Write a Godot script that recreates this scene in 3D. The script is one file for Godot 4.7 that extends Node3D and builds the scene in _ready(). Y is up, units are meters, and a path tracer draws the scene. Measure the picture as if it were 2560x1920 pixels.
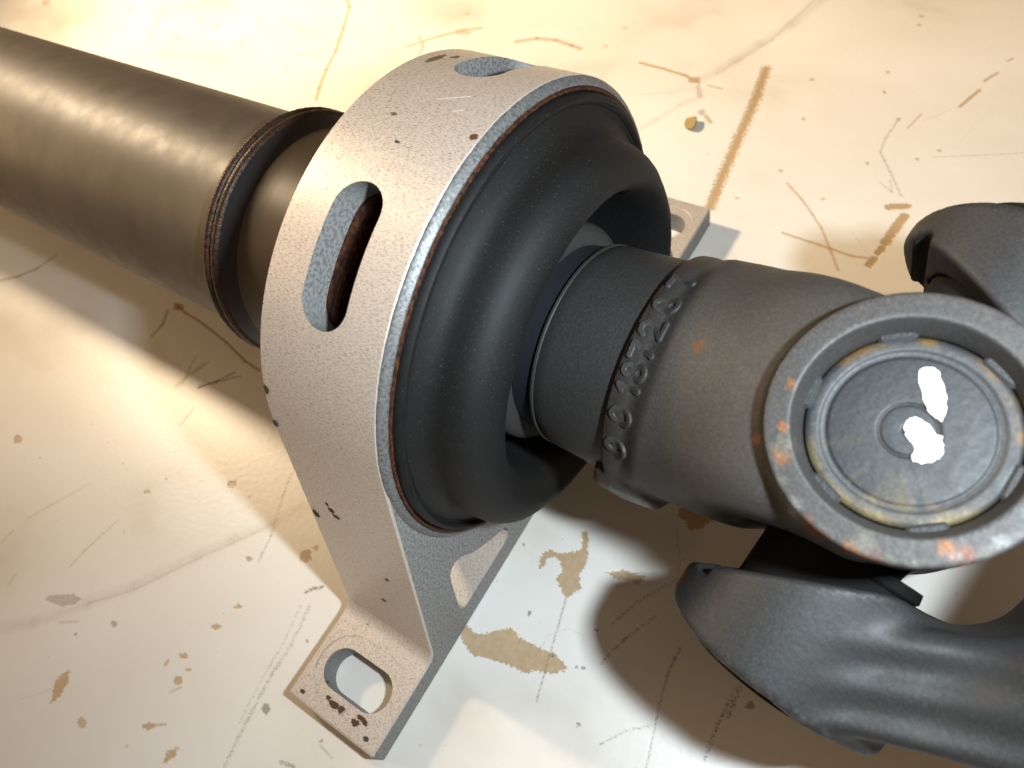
extends Node3D
# A propeller shaft with its centre bearing bracket and universal joint, lying on a worn painted workbench.
# Lengths in the builders are millimetres; meshes are committed in metres.

const H := 67.5152          # height of the shaft's axis over the bench
const RING := 55.0          # outer radius of the bracket's ring
const WIDE := 30.57         # length of the bracket along the shaft
const BASE := 8.66          # thickness of the bracket's feet
var rng := RandomNumberGenerator.new()
var wob := FastNoiseLite.new()
var wob2 := FastNoiseLite.new()
var M := {}
# frame of the bent part: origin in the middle of the universal joint, u along the yoke, v along the bearing cap, w across
var joint := Transform3D(Basis(Vector3(0.995611, 0.084984, 0.039189), Vector3(-0.09338, 0.929767, 0.356108), Vector3(-0.006173, -0.358205, 0.933623)).orthonormalized(), Vector3(0.080977, 0.075165, 0.003778))

func _ready() -> void:
	rng.seed = 7
	wob.seed = 3; wob.noise_type = FastNoiseLite.TYPE_SIMPLEX; wob.frequency = 0.35
	wob2.seed = 11; wob2.noise_type = FastNoiseLite.TYPE_SIMPLEX; wob2.frequency = 1.3
	set_camera_and_light()
	make_materials()
	build_bench()
	await build_shaft()
	build_crumbs()

func set_camera_and_light() -> void:
	var cam := Camera3D.new(); cam.name = "camera"
	cam.transform = Transform3D(Basis(Vector3(0.82967, -0.19799, -0.52197), Vector3(-0.36459, 0.51589, -0.7752), Vector3(0.42276, 0.83346, 0.35583)).orthonormalized(), Vector3(0.07212061, 0.20300518, 0.07431647))
	cam.fov = 56.12; cam.near = 0.01; cam.far = 30.0
	var att := CameraAttributesPhysical.new()
	att.frustum_focal_length = 22.506; att.exposure_aperture = 22.0; att.frustum_focus_distance = 0.155; att.frustum_near = 0.01; att.frustum_far = 30.0
	cam.attributes = att
	add_child(cam); cam.current = true
	var we := WorldEnvironment.new(); we.name = "environment"
	var env := Environment.new()
	env.background_mode = Environment.BG_COLOR
	env.background_color = Color(0.50, 0.425, 0.34)
	env.background_energy_multiplier = 1.0
	env.tonemap_mode = Environment.TONE_MAPPER_LINEAR; env.tonemap_exposure = 1.0
	env.sdfgi_enabled = true; env.ssao_enabled = true; env.ssil_enabled = true
	we.environment = env; add_child(we)
	# the workshop lamp to the left, and the camera's flash 5 cm to the right of the lens
	var lamp := SpotLight3D.new(); lamp.name = "workshop_lamp"
	lamp.position = Vector3(-0.578, 0.431, -0.034); lamp.light_color = Color(1.0, 0.90, 0.75); lamp.light_energy = 1.0
	lamp.basis = Basis.looking_at(Vector3(0.45, -0.431, -0.30), Vector3.UP)
	lamp.spot_angle = 44.0; lamp.spot_angle_attenuation = 1.0; lamp.spot_range = 6.0; lamp.spot_attenuation = 2.0
	lamp.light_size = 0.03; lamp.shadow_enabled = true
	add_child(lamp)
	var side := AreaLight3D.new(); side.name = "added_side_fill"  # added unseen fill light that lifts the soft light from the left
	side.position = Vector3(-1.1, 0.42, 0.32); side.basis = Basis.looking_at(Vector3(1.0, -0.42, -0.30), Vector3.UP)
	side.area_size = Vector2(0.6, 0.5); side.light_color = Color(1.0, 0.84, 0.63); side.light_energy = 0.42; side.area_range = 6.0; side.area_attenuation = 2.0; side.shadow_enabled = true
	add_child(side)
	var flash := AreaLight3D.new(); flash.name = "camera_flash"
	flash.position = Vector3(0.1065, 0.1985, 0.0436); flash.basis = Basis.looking_at(Vector3(-0.112, -0.19, -0.042), Vector3(-0.36, 0.52, -0.78))
	flash.area_size = Vector2(0.010, 0.008); flash.light_color = Color(0.90, 0.96, 1.0); flash.light_energy = 0.062; flash.area_range = 6.0; flash.area_attenuation = 2.0; flash.shadow_enabled = true
	add_child(flash)

# ---------------------------------------------------------------- helpers

func tag(o: Node, label: String, category: String, group := "") -> void:
	o.set_meta("label", label); o.set_meta("category", category)
	if group != "": o.set_meta("group", group)

func put(called: String, mesh: Mesh, material: Material, parent: Node) -> MeshInstance3D:
	var o := MeshInstance3D.new(); o.name = called; o.mesh = mesh
	if material: o.material_override = material
	parent.add_child(o, true)
	return o

func commit(P: PackedVector3Array, Nn: PackedVector3Array, I: PackedInt32Array, C := PackedColorArray(), UV := PackedVector2Array(), k := 0.001) -> ArrayMesh:
	var V := PackedVector3Array(); V.resize(P.size())
	for i in P.size(): V[i] = P[i] * k
	for t in range(0, I.size(), 3):
		var a := I[t]; var b := I[t + 1]; var c := I[t + 2]
		var f := (P[b] - P[a]).cross(P[c] - P[a])
		if f.dot(Nn[a] + Nn[b] + Nn[c]) > 0.0:
			I[t + 1] = c; I[t + 2] = b
	var arr := []; arr.resize(Mesh.ARRAY_MAX)
	arr[Mesh.ARRAY_VERTEX] = V; arr[Mesh.ARRAY_NORMAL] = Nn; arr[Mesh.ARRAY_INDEX] = I
	if C.size(): arr[Mesh.ARRAY_COLOR] = C
	if UV.size(): arr[Mesh.ARRAY_TEX_UV] = UV
	var m := ArrayMesh.new(); m.add_surface_from_arrays(Mesh.PRIMITIVE_TRIANGLES, arr)
	return m

# turned body about the x axis: prof is a list of [x, r] in mm (a third number slides the circle's centre along off); corners sharper than 35 degrees stay crisp
func lathe(prof: Array, segs := 128, off := Vector2.ZERO, bump = null, tint = null) -> ArrayMesh:
	var P := PackedVector3Array(); var Nn := PackedVector3Array(); var I := PackedInt32Array(); var C := PackedColorArray()
	var rows := []
	for i in prof.size():
		var here := Vector2(prof[i][0], prof[i][1])
		var na := Vector2.ZERO; var nb := Vector2.ZERO
		if i > 0:
			var d := (here - Vector2(prof[i - 1][0], prof[i - 1][1])).normalized(); na = Vector2(-d.y, d.x)
		if i < prof.size() - 1:
			var d := (Vector2(prof[i + 1][0], prof[i + 1][1]) - here).normalized(); nb = Vector2(-d.y, d.x)
		if i == 0: na = nb
		if i == prof.size() - 1: nb = na
		var k: float = prof[i][2] if prof[i].size() > 2 else 0.0
		if na.dot(nb) < 0.82:
			rows.append([here, na, k, false]); rows.append([here, nb, k, true])
		else:
			rows.append([here, (na + nb).normalized(), k, false])
	for row in rows:
		for j in segs + 1:
			var t := TAU * j / segs
			var r: float = row[0].y
			var p := Vector3(row[0].x, r * cos(t) + off.x * row[2], r * sin(t) + off.y * row[2])
			var n := Vector3(row[1].x, row[1].y * cos(t), row[1].y * sin(t))
			if bump: p += n * float(bump.call(p))
			P.append(p); Nn.append(n)
			if tint: C.append(tint.call(p, n))
	for i in rows.size() - 1:
		if rows[i + 1][3]: continue
		for j in segs:
			var a := i * (segs + 1) + j
			I.append_array([a, a + 1, a + segs + 1, a + 1, a + segs + 2, a + segs + 1])
	return commit(P, Nn, I, C)

# rounds the corners of a polyline of [x, r]
func rounded(pts: Array, radius: float, n := 4) -> Array:
	var out := [pts[0]]
	for i in range(1, pts.size() - 1):
		var p := Vector2(pts[i][0], pts[i][1]); var a := Vector2(pts[i - 1][0], pts[i - 1][1]); var b := Vector2(pts[i + 1][0], pts[i + 1][1])
		var r: float = minf(radius, 0.45 * minf(p.distance_to(a), p.distance_to(b)))
		var s := p + (a - p).normalized() * r; var e := p + (b - p).normalized() * r
		for k in n + 1:
			var t := float(k) / n
			var q := s.lerp(p, t).lerp(p.lerp(e, t), t)
			out.append([q.x, q.y])
	out.append(pts[pts.size() - 1])
	return out

func smin(a: float, b: float, k: float) -> float:
	var h := maxf(k - absf(a - b), 0.0) / k
	return minf(a, b) - h * h * k * 0.25

func smax(a: float, b: float, k: float) -> float:
	var h := maxf(k - absf(a - b), 0.0) / k
	return maxf(a, b) + h * h * k * 0.25

func ramp(a: float, b: float, x: float) -> float:
	var t := clampf((x - a) / (b - a), 0.0, 1.0)
	return t * t * (3.0 - 2.0 * t)

# meshes the surface where field(p) = 0 with one vertex for each cell that it crosses
func surface_net(field: Callable, lo: Vector3, hi: Vector3, cell: float, tint = null) -> ArrayMesh:
	var nx := int(ceil((hi.x - lo.x) / cell)) + 1; var ny := int(ceil((hi.y - lo.y) / cell)) + 1; var nz := int(ceil((hi.z - lo.z) / cell)) + 1
	var F := PackedFloat32Array(); F.resize(nx * ny * nz); F.fill(1.0)
	var B := 4
	var reach := cell * B * 0.87 * 1.35 + cell
	var near := PackedByteArray(); near.resize(nx * ny * nz)
	for bi in range(0, nx, B):
		for bj in range(0, ny, B):
			for bk in range(0, nz, B):
				var d: float = field.call(lo + Vector3(bi + B * 0.5, bj + B * 0.5, bk + B * 0.5) * cell)
				var close := absf(d) < reach
				for i in range(bi, mini(bi + B, nx)):
					for j in range(bj, mini(bj + B, ny)):
						var at := (i * ny + j) * nz
						for k in range(bk, mini(bk + B, nz)):
							if close:
								F[at + k] = field.call(lo + Vector3(i, j, k) * cell); near[at + k] = 1
							else:
								F[at + k] = d
	var P := PackedVector3Array(); var I := PackedInt32Array(); var id := {}
	var step := [0, nz * ny, nz, nz * ny + nz, 1, nz * ny + 1, nz + 1, nz * ny + nz + 1]
	var edges := [[0, 1], [2, 3], [4, 5], [6, 7], [0, 2], [1, 3], [4, 6], [5, 7], [0, 4], [1, 5], [2, 6], [3, 7]]
	var corner := [Vector3(0, 0, 0), Vector3(1, 0, 0), Vector3(0, 1, 0), Vector3(1, 1, 0), Vector3(0, 0, 1), Vector3(1, 0, 1), Vector3(0, 1, 1), Vector3(1, 1, 1)]
	for i in nx - 1:
		for j in ny - 1:
			var row := (i * ny + j) * nz
			for k in nz - 1:
				var at := row + k
				if near[at] == 0 and near[at + 1] == 0 and near[at + nz] == 0 and near[at + nz * ny] == 0: continue
				var inside := 0
				for c in 8:
					if F[at + step[c]] < 0.0: inside += 1
				if inside == 0 or inside == 8: continue
				var sum := Vector3.ZERO; var n := 0
				for e in edges:
					var a: float = F[at + step[e[0]]]; var b: float = F[at + step[e[1]]]
					if (a < 0.0) != (b < 0.0):
						sum += corner[e[0]].lerp(corner[e[1]], a / (a - b)); n += 1
				id[at] = P.size()
				P.append(lo + (Vector3(i, j, k) + sum / n) * cell)
	var sx := nz * ny
	for at in id:
		var a0: float = F[at]
		for ax in 3:
			var d: int = [sx, nz, 1][ax]
			if (a0 < 0.0) == (F[at + d] < 0.0): continue
			var d1: int = [nz, 1, sx][ax]; var d2: int = [1, sx, nz][ax]
			if id.has(at - d1) and id.has(at - d2) and id.has(at - d1 - d2):
				var q := [id[at], id[at - d1], id[at - d1 - d2], id[at - d2]]
				I.append_array([q[0], q[1], q[2], q[0], q[2], q[3]])
	var Nn := PackedVector3Array(); Nn.resize(P.size()); var C := PackedColorArray()
	var h := cell * 0.3
	for i in P.size():
		var p := P[i]
		var g := Vector3(field.call(p + Vector3(h, 0, 0)) - field.call(p - Vector3(h, 0, 0)), field.call(p + Vector3(0, h, 0)) - field.call(p - Vector3(0, h, 0)), field.call(p + Vector3(0, 0, h)) - field.call(p - Vector3(0, 0, h))) / (2.0 * h)
		var gl := maxf(g.length(), 0.3)
		p -= g / gl * clampf(float(field.call(p)) / gl, -cell * 0.5, cell * 0.5)
		P[i] = p; Nn[i] = g.normalized()
		if tint: C.append(tint.call(p, Nn[i]))
	return commit(P, Nn, I, C)

# a closed prism: outline in the x-z plane, from y = 0 up to tall; edges eased by ease
func prism(poly: PackedVector2Array, tall: float, ease := 0.0) -> ArrayMesh:
	var flat := PackedVector3Array(); var I := PackedInt32Array(); var n := poly.size()
	var area := 0.0
	for i in n: area += poly[i].cross(poly[(i + 1) % n])
	var s := 1.0 if area > 0.0 else -1.0
	var inset := PackedVector2Array()
	for i in n:
		var d := ((poly[(i + 1) % n] - poly[i]).normalized() + (poly[i] - poly[(i + n - 1) % n]).normalized()).normalized()
		inset.append(poly[i] + Vector2(-d.y, d.x) * s * ease)
	var levels := [[0.0, inset], [ease, poly], [tall - ease, poly], [tall, inset]] if ease > 0.0 else [[0.0, poly], [tall, poly]]
	for l in levels:
		for q in l[1]: flat.append(Vector3(q.x, l[0], q.y))
	for l in levels.size() - 1:
		for i in n:
			var a: int = l * n + i; var b: int = l * n + (i + 1) % n
			if s > 0.0: I.append_array([a, b, a + n, b, b + n, a + n])
			else: I.append_array([a, a + n, b, b, a + n, b + n])
	var tri := Geometry2D.triangulate_polygon(inset if ease > 0.0 else poly)
	var top: int = (levels.size() - 1) * n
	for t in range(0, tri.size(), 3):
		var a := tri[t]; var b := tri[t + 1]; var c := tri[t + 2]
		var A: Vector2 = poly[a]; var ccw := (poly[b] - A).cross(poly[c] - A) > 0.0
		if not ccw: var x := b; b = c; c = x
		I.append_array([a, c, b]); I.append_array([top + a, top + b, top + c])
	var arr := []; arr.resize(Mesh.ARRAY_MAX)
	var V := PackedVector3Array()
	for p in flat: V.append(p * 0.001)
	arr[Mesh.ARRAY_VERTEX] = V; arr[Mesh.ARRAY_INDEX] = I
	var m := ArrayMesh.new(); m.add_surface_from_arrays(Mesh.PRIMITIVE_TRIANGLES, arr)
	return m

func stadium(length: float, r: float, n := 20) -> PackedVector2Array:
	var p := PackedVector2Array()
	for i in n + 1: p.append(Vector2(length * 0.5 + r * sin(PI * i / n), r * cos(PI * i / n)))
	for i in n + 1: p.append(Vector2(-length * 0.5 - r * sin(PI * i / n), -r * cos(PI * i / n)))
	return p

# gives a bare mesh its normals: faces that meet at less than deg are smoothed into each other; sorts faces into two materials
func smooth_by_angle(src: Mesh, deg: float, sorter: Callable) -> ArrayMesh:
	var V := PackedVector3Array()
	for s in src.get_surface_count():
		var a := src.surface_get_arrays(s)
		if a[Mesh.ARRAY_INDEX] != null and a[Mesh.ARRAY_INDEX].size():
			for i in a[Mesh.ARRAY_INDEX]: V.append(a[Mesh.ARRAY_VERTEX][i])
		else: V.append_array(a[Mesh.ARRAY_VERTEX])
	var fn := PackedVector3Array(); var at := {}
	for t in range(0, V.size(), 3):
		var n := (V[t + 2] - V[t]).cross(V[t + 1] - V[t])
		fn.append(n)
		for k in 3:
			var key := Vector3i((V[t + k] * 50000.0).round())
			if not at.has(key): at[key] = []
			at[key].append(t / 3)
	var limit := cos(deg_to_rad(deg)); var sets := {}
	for t in range(0, V.size(), 3):
		var f := fn[t / 3]
		if f.length() < 1e-13: continue
		var u := f.normalized(); var which: int = sorter.call((V[t] + V[t + 1] + V[t + 2]) / 3.0, u)
		if not sets.has(which): sets[which] = [PackedVector3Array(), PackedVector3Array()]
		for k in 3:
			var sum := Vector3.ZERO
			for o in at[Vector3i((V[t + k] * 50000.0).round())]:
				if fn[o].length() > 1e-13 and fn[o].normalized().dot(u) > limit: sum += fn[o]
			sets[which][0].append(V[t + k]); sets[which][1].append(sum.normalized() if sum.length() > 0.0 else u)
	var m := ArrayMesh.new()
	var keys := sets.keys(); keys.sort()
	for w in keys:
		var arr := []; arr.resize(Mesh.ARRAY_MAX)
		arr[Mesh.ARRAY_VERTEX] = sets[w][0]; arr[Mesh.ARRAY_NORMAL] = sets[w][1]
		m.add_surface_from_arrays(Mesh.PRIMITIVE_TRIANGLES, arr)
		m.surface_set_material(m.get_surface_count() - 1, M[["machined", "cast"][w]])
	return m

# ---------------------------------------------------------------- materials

func noise_texture(freq: float, stops: Array, size := 512, seed := 1, kind := FastNoiseLite.TYPE_SIMPLEX_SMOOTH, octaves := 4, normal := 0.0) -> NoiseTexture2D:
	var n := FastNoiseLite.new(); n.seed = seed; n.frequency = freq; n.noise_type = kind; n.fractal_octaves = octaves
	if octaves == 0: n.fractal_type = FastNoiseLite.FRACTAL_NONE
	var t := NoiseTexture2D.new(); t.width = size; t.height = size; t.seamless = true; t.noise = n; t.normalize = true; t.generate_mipmaps = false
	if normal > 0.0:
		t.as_normal_map = true; t.bump_strength = normal
	else:
		var g := Gradient.new(); g.offsets = PackedFloat32Array(); g.colors = PackedColorArray()
		var o := PackedFloat32Array(); var c := PackedColorArray()
		for s in stops: o.append(s[0]); c.append(s[1] if s[1] is Color else Color(s[1], s[1], s[1]))
		g.offsets = o; g.colors = c; t.color_ramp = g
	return t

func metal(called: String, color: Color, metallic: float, rough: float, scale: Vector3) -> StandardMaterial3D:
	var m := StandardMaterial3D.new(); m.resource_name = called; m.metallic_specular = 0.4
	m.albedo_color = color.linear_to_srgb(); m.metallic = metallic; m.roughness = rough
	m.uv1_triplanar = true; m.uv1_scale = scale
	M[called] = m
	return m

func make_materials() -> void:
	var fine := noise_texture(0.06, [], 512, 21, FastNoiseLite.TYPE_SIMPLEX_SMOOTH, 5, 6.0)
	var flecks := noise_texture(0.055, [[0.0, 0.42], [0.19, 0.55], [0.27, 0.92], [0.5, 0.98], [1.0, 1.0]], 1024, 5, FastNoiseLite.TYPE_SIMPLEX, 4)
	var blotch := noise_texture(0.012, [[0.0, 0.8], [0.4, 0.92], [1.0, 1.0]], 512, 8, FastNoiseLite.TYPE_SIMPLEX_SMOOTH, 5)
	var grit := noise_texture(0.16, [[0.0, 0.55], [0.45, 0.85], [1.0, 1.0]], 512, 9, FastNoiseLite.TYPE_SIMPLEX, 3)
	var dust := noise_texture(0.10, [[0.0, 0.72], [0.72, 0.8], [0.83, 0.9], [0.90, 1.0], [1.0, 1.0]], 1024, 31, FastNoiseLite.TYPE_SIMPLEX, 2)
	# machined aluminium, its lines running along the shaft
	var m := metal("machined", Color(0.655, 0.58, 0.51), 0.5, 0.45, Vector3(12, 60, 60))
	m.albedo_texture = flecks; m.normal_enabled = true; m.normal_texture = fine; m.normal_scale = 0.008
	m.roughness_texture = noise_texture(0.02, [[0.0, 0.36], [1.0, 0.47]], 512, 14); m.roughness = 1.0
	# sawn and cast faces
	m = metal("cast", Color(0.29, 0.285, 0.275), 0.3, 0.6, Vector3(38, 38, 38))
	m.albedo_texture = noise_texture(0.045, [[0.0, 0.58], [0.3, 0.8], [0.6, 0.94], [1.0, 1.0]], 512, 17, FastNoiseLite.TYPE_SIMPLEX, 6)
	m.normal_enabled = true; m.normal_texture = noise_texture(0.09, [], 512, 18, FastNoiseLite.TYPE_SIMPLEX, 5, 9.0); m.normal_scale = 0.16
	m = metal("bare_rim", Color(0.21, 0.21, 0.205), 0.4, 0.5, Vector3(40, 40, 40))
	m.albedo_texture = noise_texture(0.05, [[0.0, 0.4], [0.3, 0.75], [0.6, 0.95], [1.0, 1.0]], 512, 19, FastNoiseLite.TYPE_SIMPLEX, 6)
	m.normal_enabled = true; m.normal_texture = fine; m.normal_scale = 0.2
	# tube of bare brownish steel
	m = metal("tube", Color(0.085, 0.068, 0.053), 0.1, 0.42, Vector3(8, 7, 7)); m.metallic_specular = 0.34
	m.albedo_texture = blotch; m.roughness_texture = noise_texture(0.03, [[0.0, 0.41], [1.0, 0.53]], 512, 24, FastNoiseLite.TYPE_SIMPLEX_SMOOTH, 5); m.roughness = 1.0
	m.normal_enabled = true; m.normal_texture = fine; m.normal_scale = 0.012
	m = metal("painted_shade", Color(0.008, 0.0075, 0.007), 0.0, 0.7, Vector3(30, 30, 30)); m.metallic_specular = 0.2  # near-black: the shade under the yoke's ear is put into this colour
	m = metal("neck", Color(0.08, 0.06, 0.044), 0.15, 0.42, Vector3(8, 7, 7)); m.albedo_texture = blotch
	m = metal("heat_band", Color(0.03, 0.026, 0.027), 0.4, 0.38, Vector3(30, 30, 30))
	m = metal("weld", Color(0.085, 0.064, 0.048), 0.35, 0.45, Vector3(40, 40, 40))
	m.albedo_texture = noise_texture(0.03, [[0.0, Color(0.35, 0.3, 0.28)], [0.55, Color(0.8, 0.75, 0.7)], [0.75, Color(1.0, 0.62, 0.42)], [1.0, Color(1, 0.9, 0.8)]], 512, 28)
	m.normal_enabled = true; m.normal_texture = fine; m.normal_scale = 0.5
	m = metal("rubber", Color(0.36, 0.345, 0.33), 0.0, 0.68, Vector3(26, 26, 26)); m.vertex_color_use_as_albedo = true
	m.albedo_texture = noise_texture(0.05, [[0.0, 0.12], [0.5, 0.145], [0.82, 0.175], [0.9, 0.3], [0.95, 1.0]], 1024, 33, FastNoiseLite.TYPE_SIMPLEX, 3)
	m.detail_enabled = true; m.detail_blend_mode = BaseMaterial3D.BLEND_MODE_ADD
	m.normal_enabled = true; m.normal_texture = fine; m.normal_scale = 0.05
	m.detail_enabled = false
	m = metal("cuff", Color(0.026, 0.0255, 0.025), 0.0, 0.6, Vector3(26, 26, 26))
	m.normal_enabled = true; m.normal_texture = fine; m.normal_scale = 0.05
	m = metal("gloss_rubber", Color(0.016, 0.017, 0.02), 0.0, 0.38, Vector3(20, 20, 20))
	m.normal_enabled = true; m.normal_texture = fine; m.normal_scale = 0.1
	m = metal("rusty", Color(0.10, 0.05, 0.025), 0.2, 0.7, Vector3(45, 45, 45))
	m.albedo_texture = noise_texture(0.03, [[0.0, Color(0.22, 0.2, 0.2)], [0.45, Color(0.6, 0.5, 0.45)], [0.7, Color(1, 0.8, 0.6)], [1.0, Color(1, 1, 1)]], 512, 41)
	# phosphated dark steel; vertex colours carry its rust, scale and bare spots
	m = metal("dark_steel", Color(0.92, 0.90, 0.875), 0.12, 0.55, Vector3(22, 22, 22))
	m.vertex_color_use_as_albedo = true
	m.albedo_texture = noise_texture(0.05, [[0.0, 0.36], [0.2, 0.44], [0.5, 0.49], [0.8, 0.53], [0.9, 0.6], [0.96, 0.95]], 1024, 45, FastNoiseLite.TYPE_SIMPLEX, 5)
	m.roughness_texture = noise_texture(0.03, [[0.0, 0.5], [1.0, 0.64]], 512, 46); m.roughness = 1.0
	m.normal_enabled = true; m.normal_texture = noise_texture(0.05, [], 512, 47, FastNoiseLite.TYPE_SIMPLEX_SMOOTH, 5, 6.0); m.normal_scale = 0.07
	m = metal("white_paint", Color(0.86, 0.87, 0.88), 0.0, 0.6, Vector3(90, 90, 90))
	m.albedo_texture = noise_texture(0.02, [[0.0, 0.72], [0.35, 0.94], [1.0, 1.0]], 256, 71)
	m.normal_enabled = true; m.normal_texture = fine; m.normal_scale = 0.6
	m = metal("ochre_flake", Color(0.42, 0.30, 0.12), 0.0, 0.7, Vector3(60, 60, 60))
	m.albedo_texture = grit
	m = metal("blot", Color(0.10, 0.045, 0.015), 0.0, 0.8, Vector3(90, 90, 90))
	m.albedo_texture = grit
	m = metal("smear", Color(0.17, 0.11, 0.045), 0.0, 0.75, Vector3(90, 90, 90))
	m.albedo_texture = grit
	m = metal("bright", Color(0.8, 0.78, 0.75), 0.6, 0.4, Vector3(40, 40, 40))
	m = metal("stake", Color(0.03, 0.03, 0.03), 0.1, 0.6, Vector3(40, 40, 40)); m.metallic_specular = 0.3
	m.normal_enabled = true; m.normal_texture = fine; m.normal_scale = 0.5
	m = metal("dark_crumb", Color(0.05, 0.035, 0.025), 0.0, 0.8, Vector3(60, 60, 60))

# ---------------------------------------------------------------- the bench

const TX := -560.0
const TZ := -300.0
const TW := 760.0
const TD := 500.0
const TEX := 2048
var paint: Image
var relief: Image
const INK := {"board": [Color(0.70, 0.60, 0.47), 0.62], "oil": [Color(0.56, 0.42, 0.25), 0.8], "stain": [Color(0.66, 0.49, 0.29), 0.75], "dark": [Color(0.33, 0.29, 0.26), 0.7], "smear": [Color(0.60, 0.555, 0.51), 0.8], "dots": [Color(0.33, 0.29, 0.26), 0.75]}

func dab(ix: int, iz: int, kind: String, a: float) -> void:
	if kind != "board": a *= 0.8
	if a <= 0.01: return
	var c := paint.get_pixel(ix, iz)
	paint.set_pixel(ix, iz, c.lerp(INK[kind][0], a))
	var h := relief.get_pixel(ix, iz).r
	var g: float = lerpf(h, minf(h, INK[kind][1]), a)
	relief.set_pixel(ix, iz, Color(g, g, g))

func stroke(pts: Array, width: float, kind: String, alpha: float, rough: float) -> void:
	var n := pts.size() / 2
	for s in n - 1:
		var a := Vector2(pts[2 * s], pts[2 * s + 1]); var b := Vector2(pts[2 * s + 2], pts[2 * s + 3])
		var pad := width * 1.2 + 0.6
		var x0 := int((minf(a.x, b.x) - pad - TX) / TW * TEX); var x1 := int((maxf(a.x, b.x) + pad - TX) / TW * TEX)
		var z0 := int((minf(a.y, b.y) - pad - TZ) / TD * TEX); var z1 := int((maxf(a.y, b.y) + pad - TZ) / TD * TEX)
		var ab := b - a; var l2 := maxf(ab.length_squared(), 1e-6)
		for iz in range(maxi(z0, 0), mini(z1 + 1, TEX)):
			for ix in range(maxi(x0, 0), mini(x1 + 1, TEX)):
				var p := Vector2(TX + (ix + 0.5) * TW / TEX, TZ + (iz + 0.5) * TD / TEX)
				var t := (p - a).dot(ab) / l2
				if (t < 0.0 and s > 0) or (t > 1.0 and s < n - 2): t = clampf(t, -0.15, 1.15)
				var tc := clampf(t, 0.0, 1.0)
				var d := p.distance_to(a + ab * tc)
				var w := width * 0.5 * (1.0 + rough * 1.6 * wob.get_noise_2d(p.x * 2.6, p.y * 2.6)) + 0.12 * wob2.get_noise_2d(p.x * 3.0, p.y * 3.0)
				var k := clampf((w - d) / 0.35 + 0.5, 0.0, 1.0)
				if kind == "smear": k = clampf(1.0 - d / maxf(width * 0.62, 0.01), 0.0, 1.0) * (0.65 + 0.9 * wob2.get_noise_2d(p.x * 1.2, p.y * 1.2))
				if kind == "dots": k *= 1.0 if wob2.get_noise_2d(p.x * 1.7, p.y * 1.7) > 0.22 else 0.12
				if kind == "dark": k *= clampf(0.8 + 1.3 * wob2.get_noise_2d(p.x * 0.9 + 40.0, p.y * 0.9), 0.0, 1.0)
				dab(ix, iz, kind, clampf(k, 0.0, 1.0) * alpha)

func patch(pts: Array, kind: String, alpha: float, rough: float) -> void:
	var poly := PackedVector2Array()
	for i in pts.size() / 2: poly.append(Vector2(pts[2 * i], pts[2 * i + 1]))
	var lo := poly[0]; var hi := poly[0]
	for q in poly: lo = lo.min(q); hi = hi.max(q)
	for iz in range(maxi(int((lo.y - 1.5 - TZ) / TD * TEX), 0), mini(int((hi.y + 1.5 - TZ) / TD * TEX) + 1, TEX)):
		for ix in range(maxi(int((lo.x - 1.5 - TX) / TW * TEX), 0), mini(int((hi.x + 1.5 - TX) / TW * TEX) + 1, TEX)):
			var p := Vector2(TX + (ix + 0.5) * TW / TEX, TZ + (iz + 0.5) * TD / TEX)
			var q := p + rough * Vector2(wob.get_noise_2d(p.x * 2.2, p.y * 2.2), wob.get_noise_2d(p.x * 2.2 + 70.0, p.y * 2.2)) * 0.75 + rough * 0.22 * Vector2(wob2.get_noise_2d(p.x * 2.0, p.y * 2.0), wob2.get_noise_2d(p.x * 2.0, p.y * 2.0 + 50.0))
			if Geometry2D.is_point_in_polygon(q, poly):
				dab(ix, iz, kind, alpha * clampf(0.95 + 0.15 * wob.get_noise_2d(p.x, p.y + 30.0), 0.0, 1.0))

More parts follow.
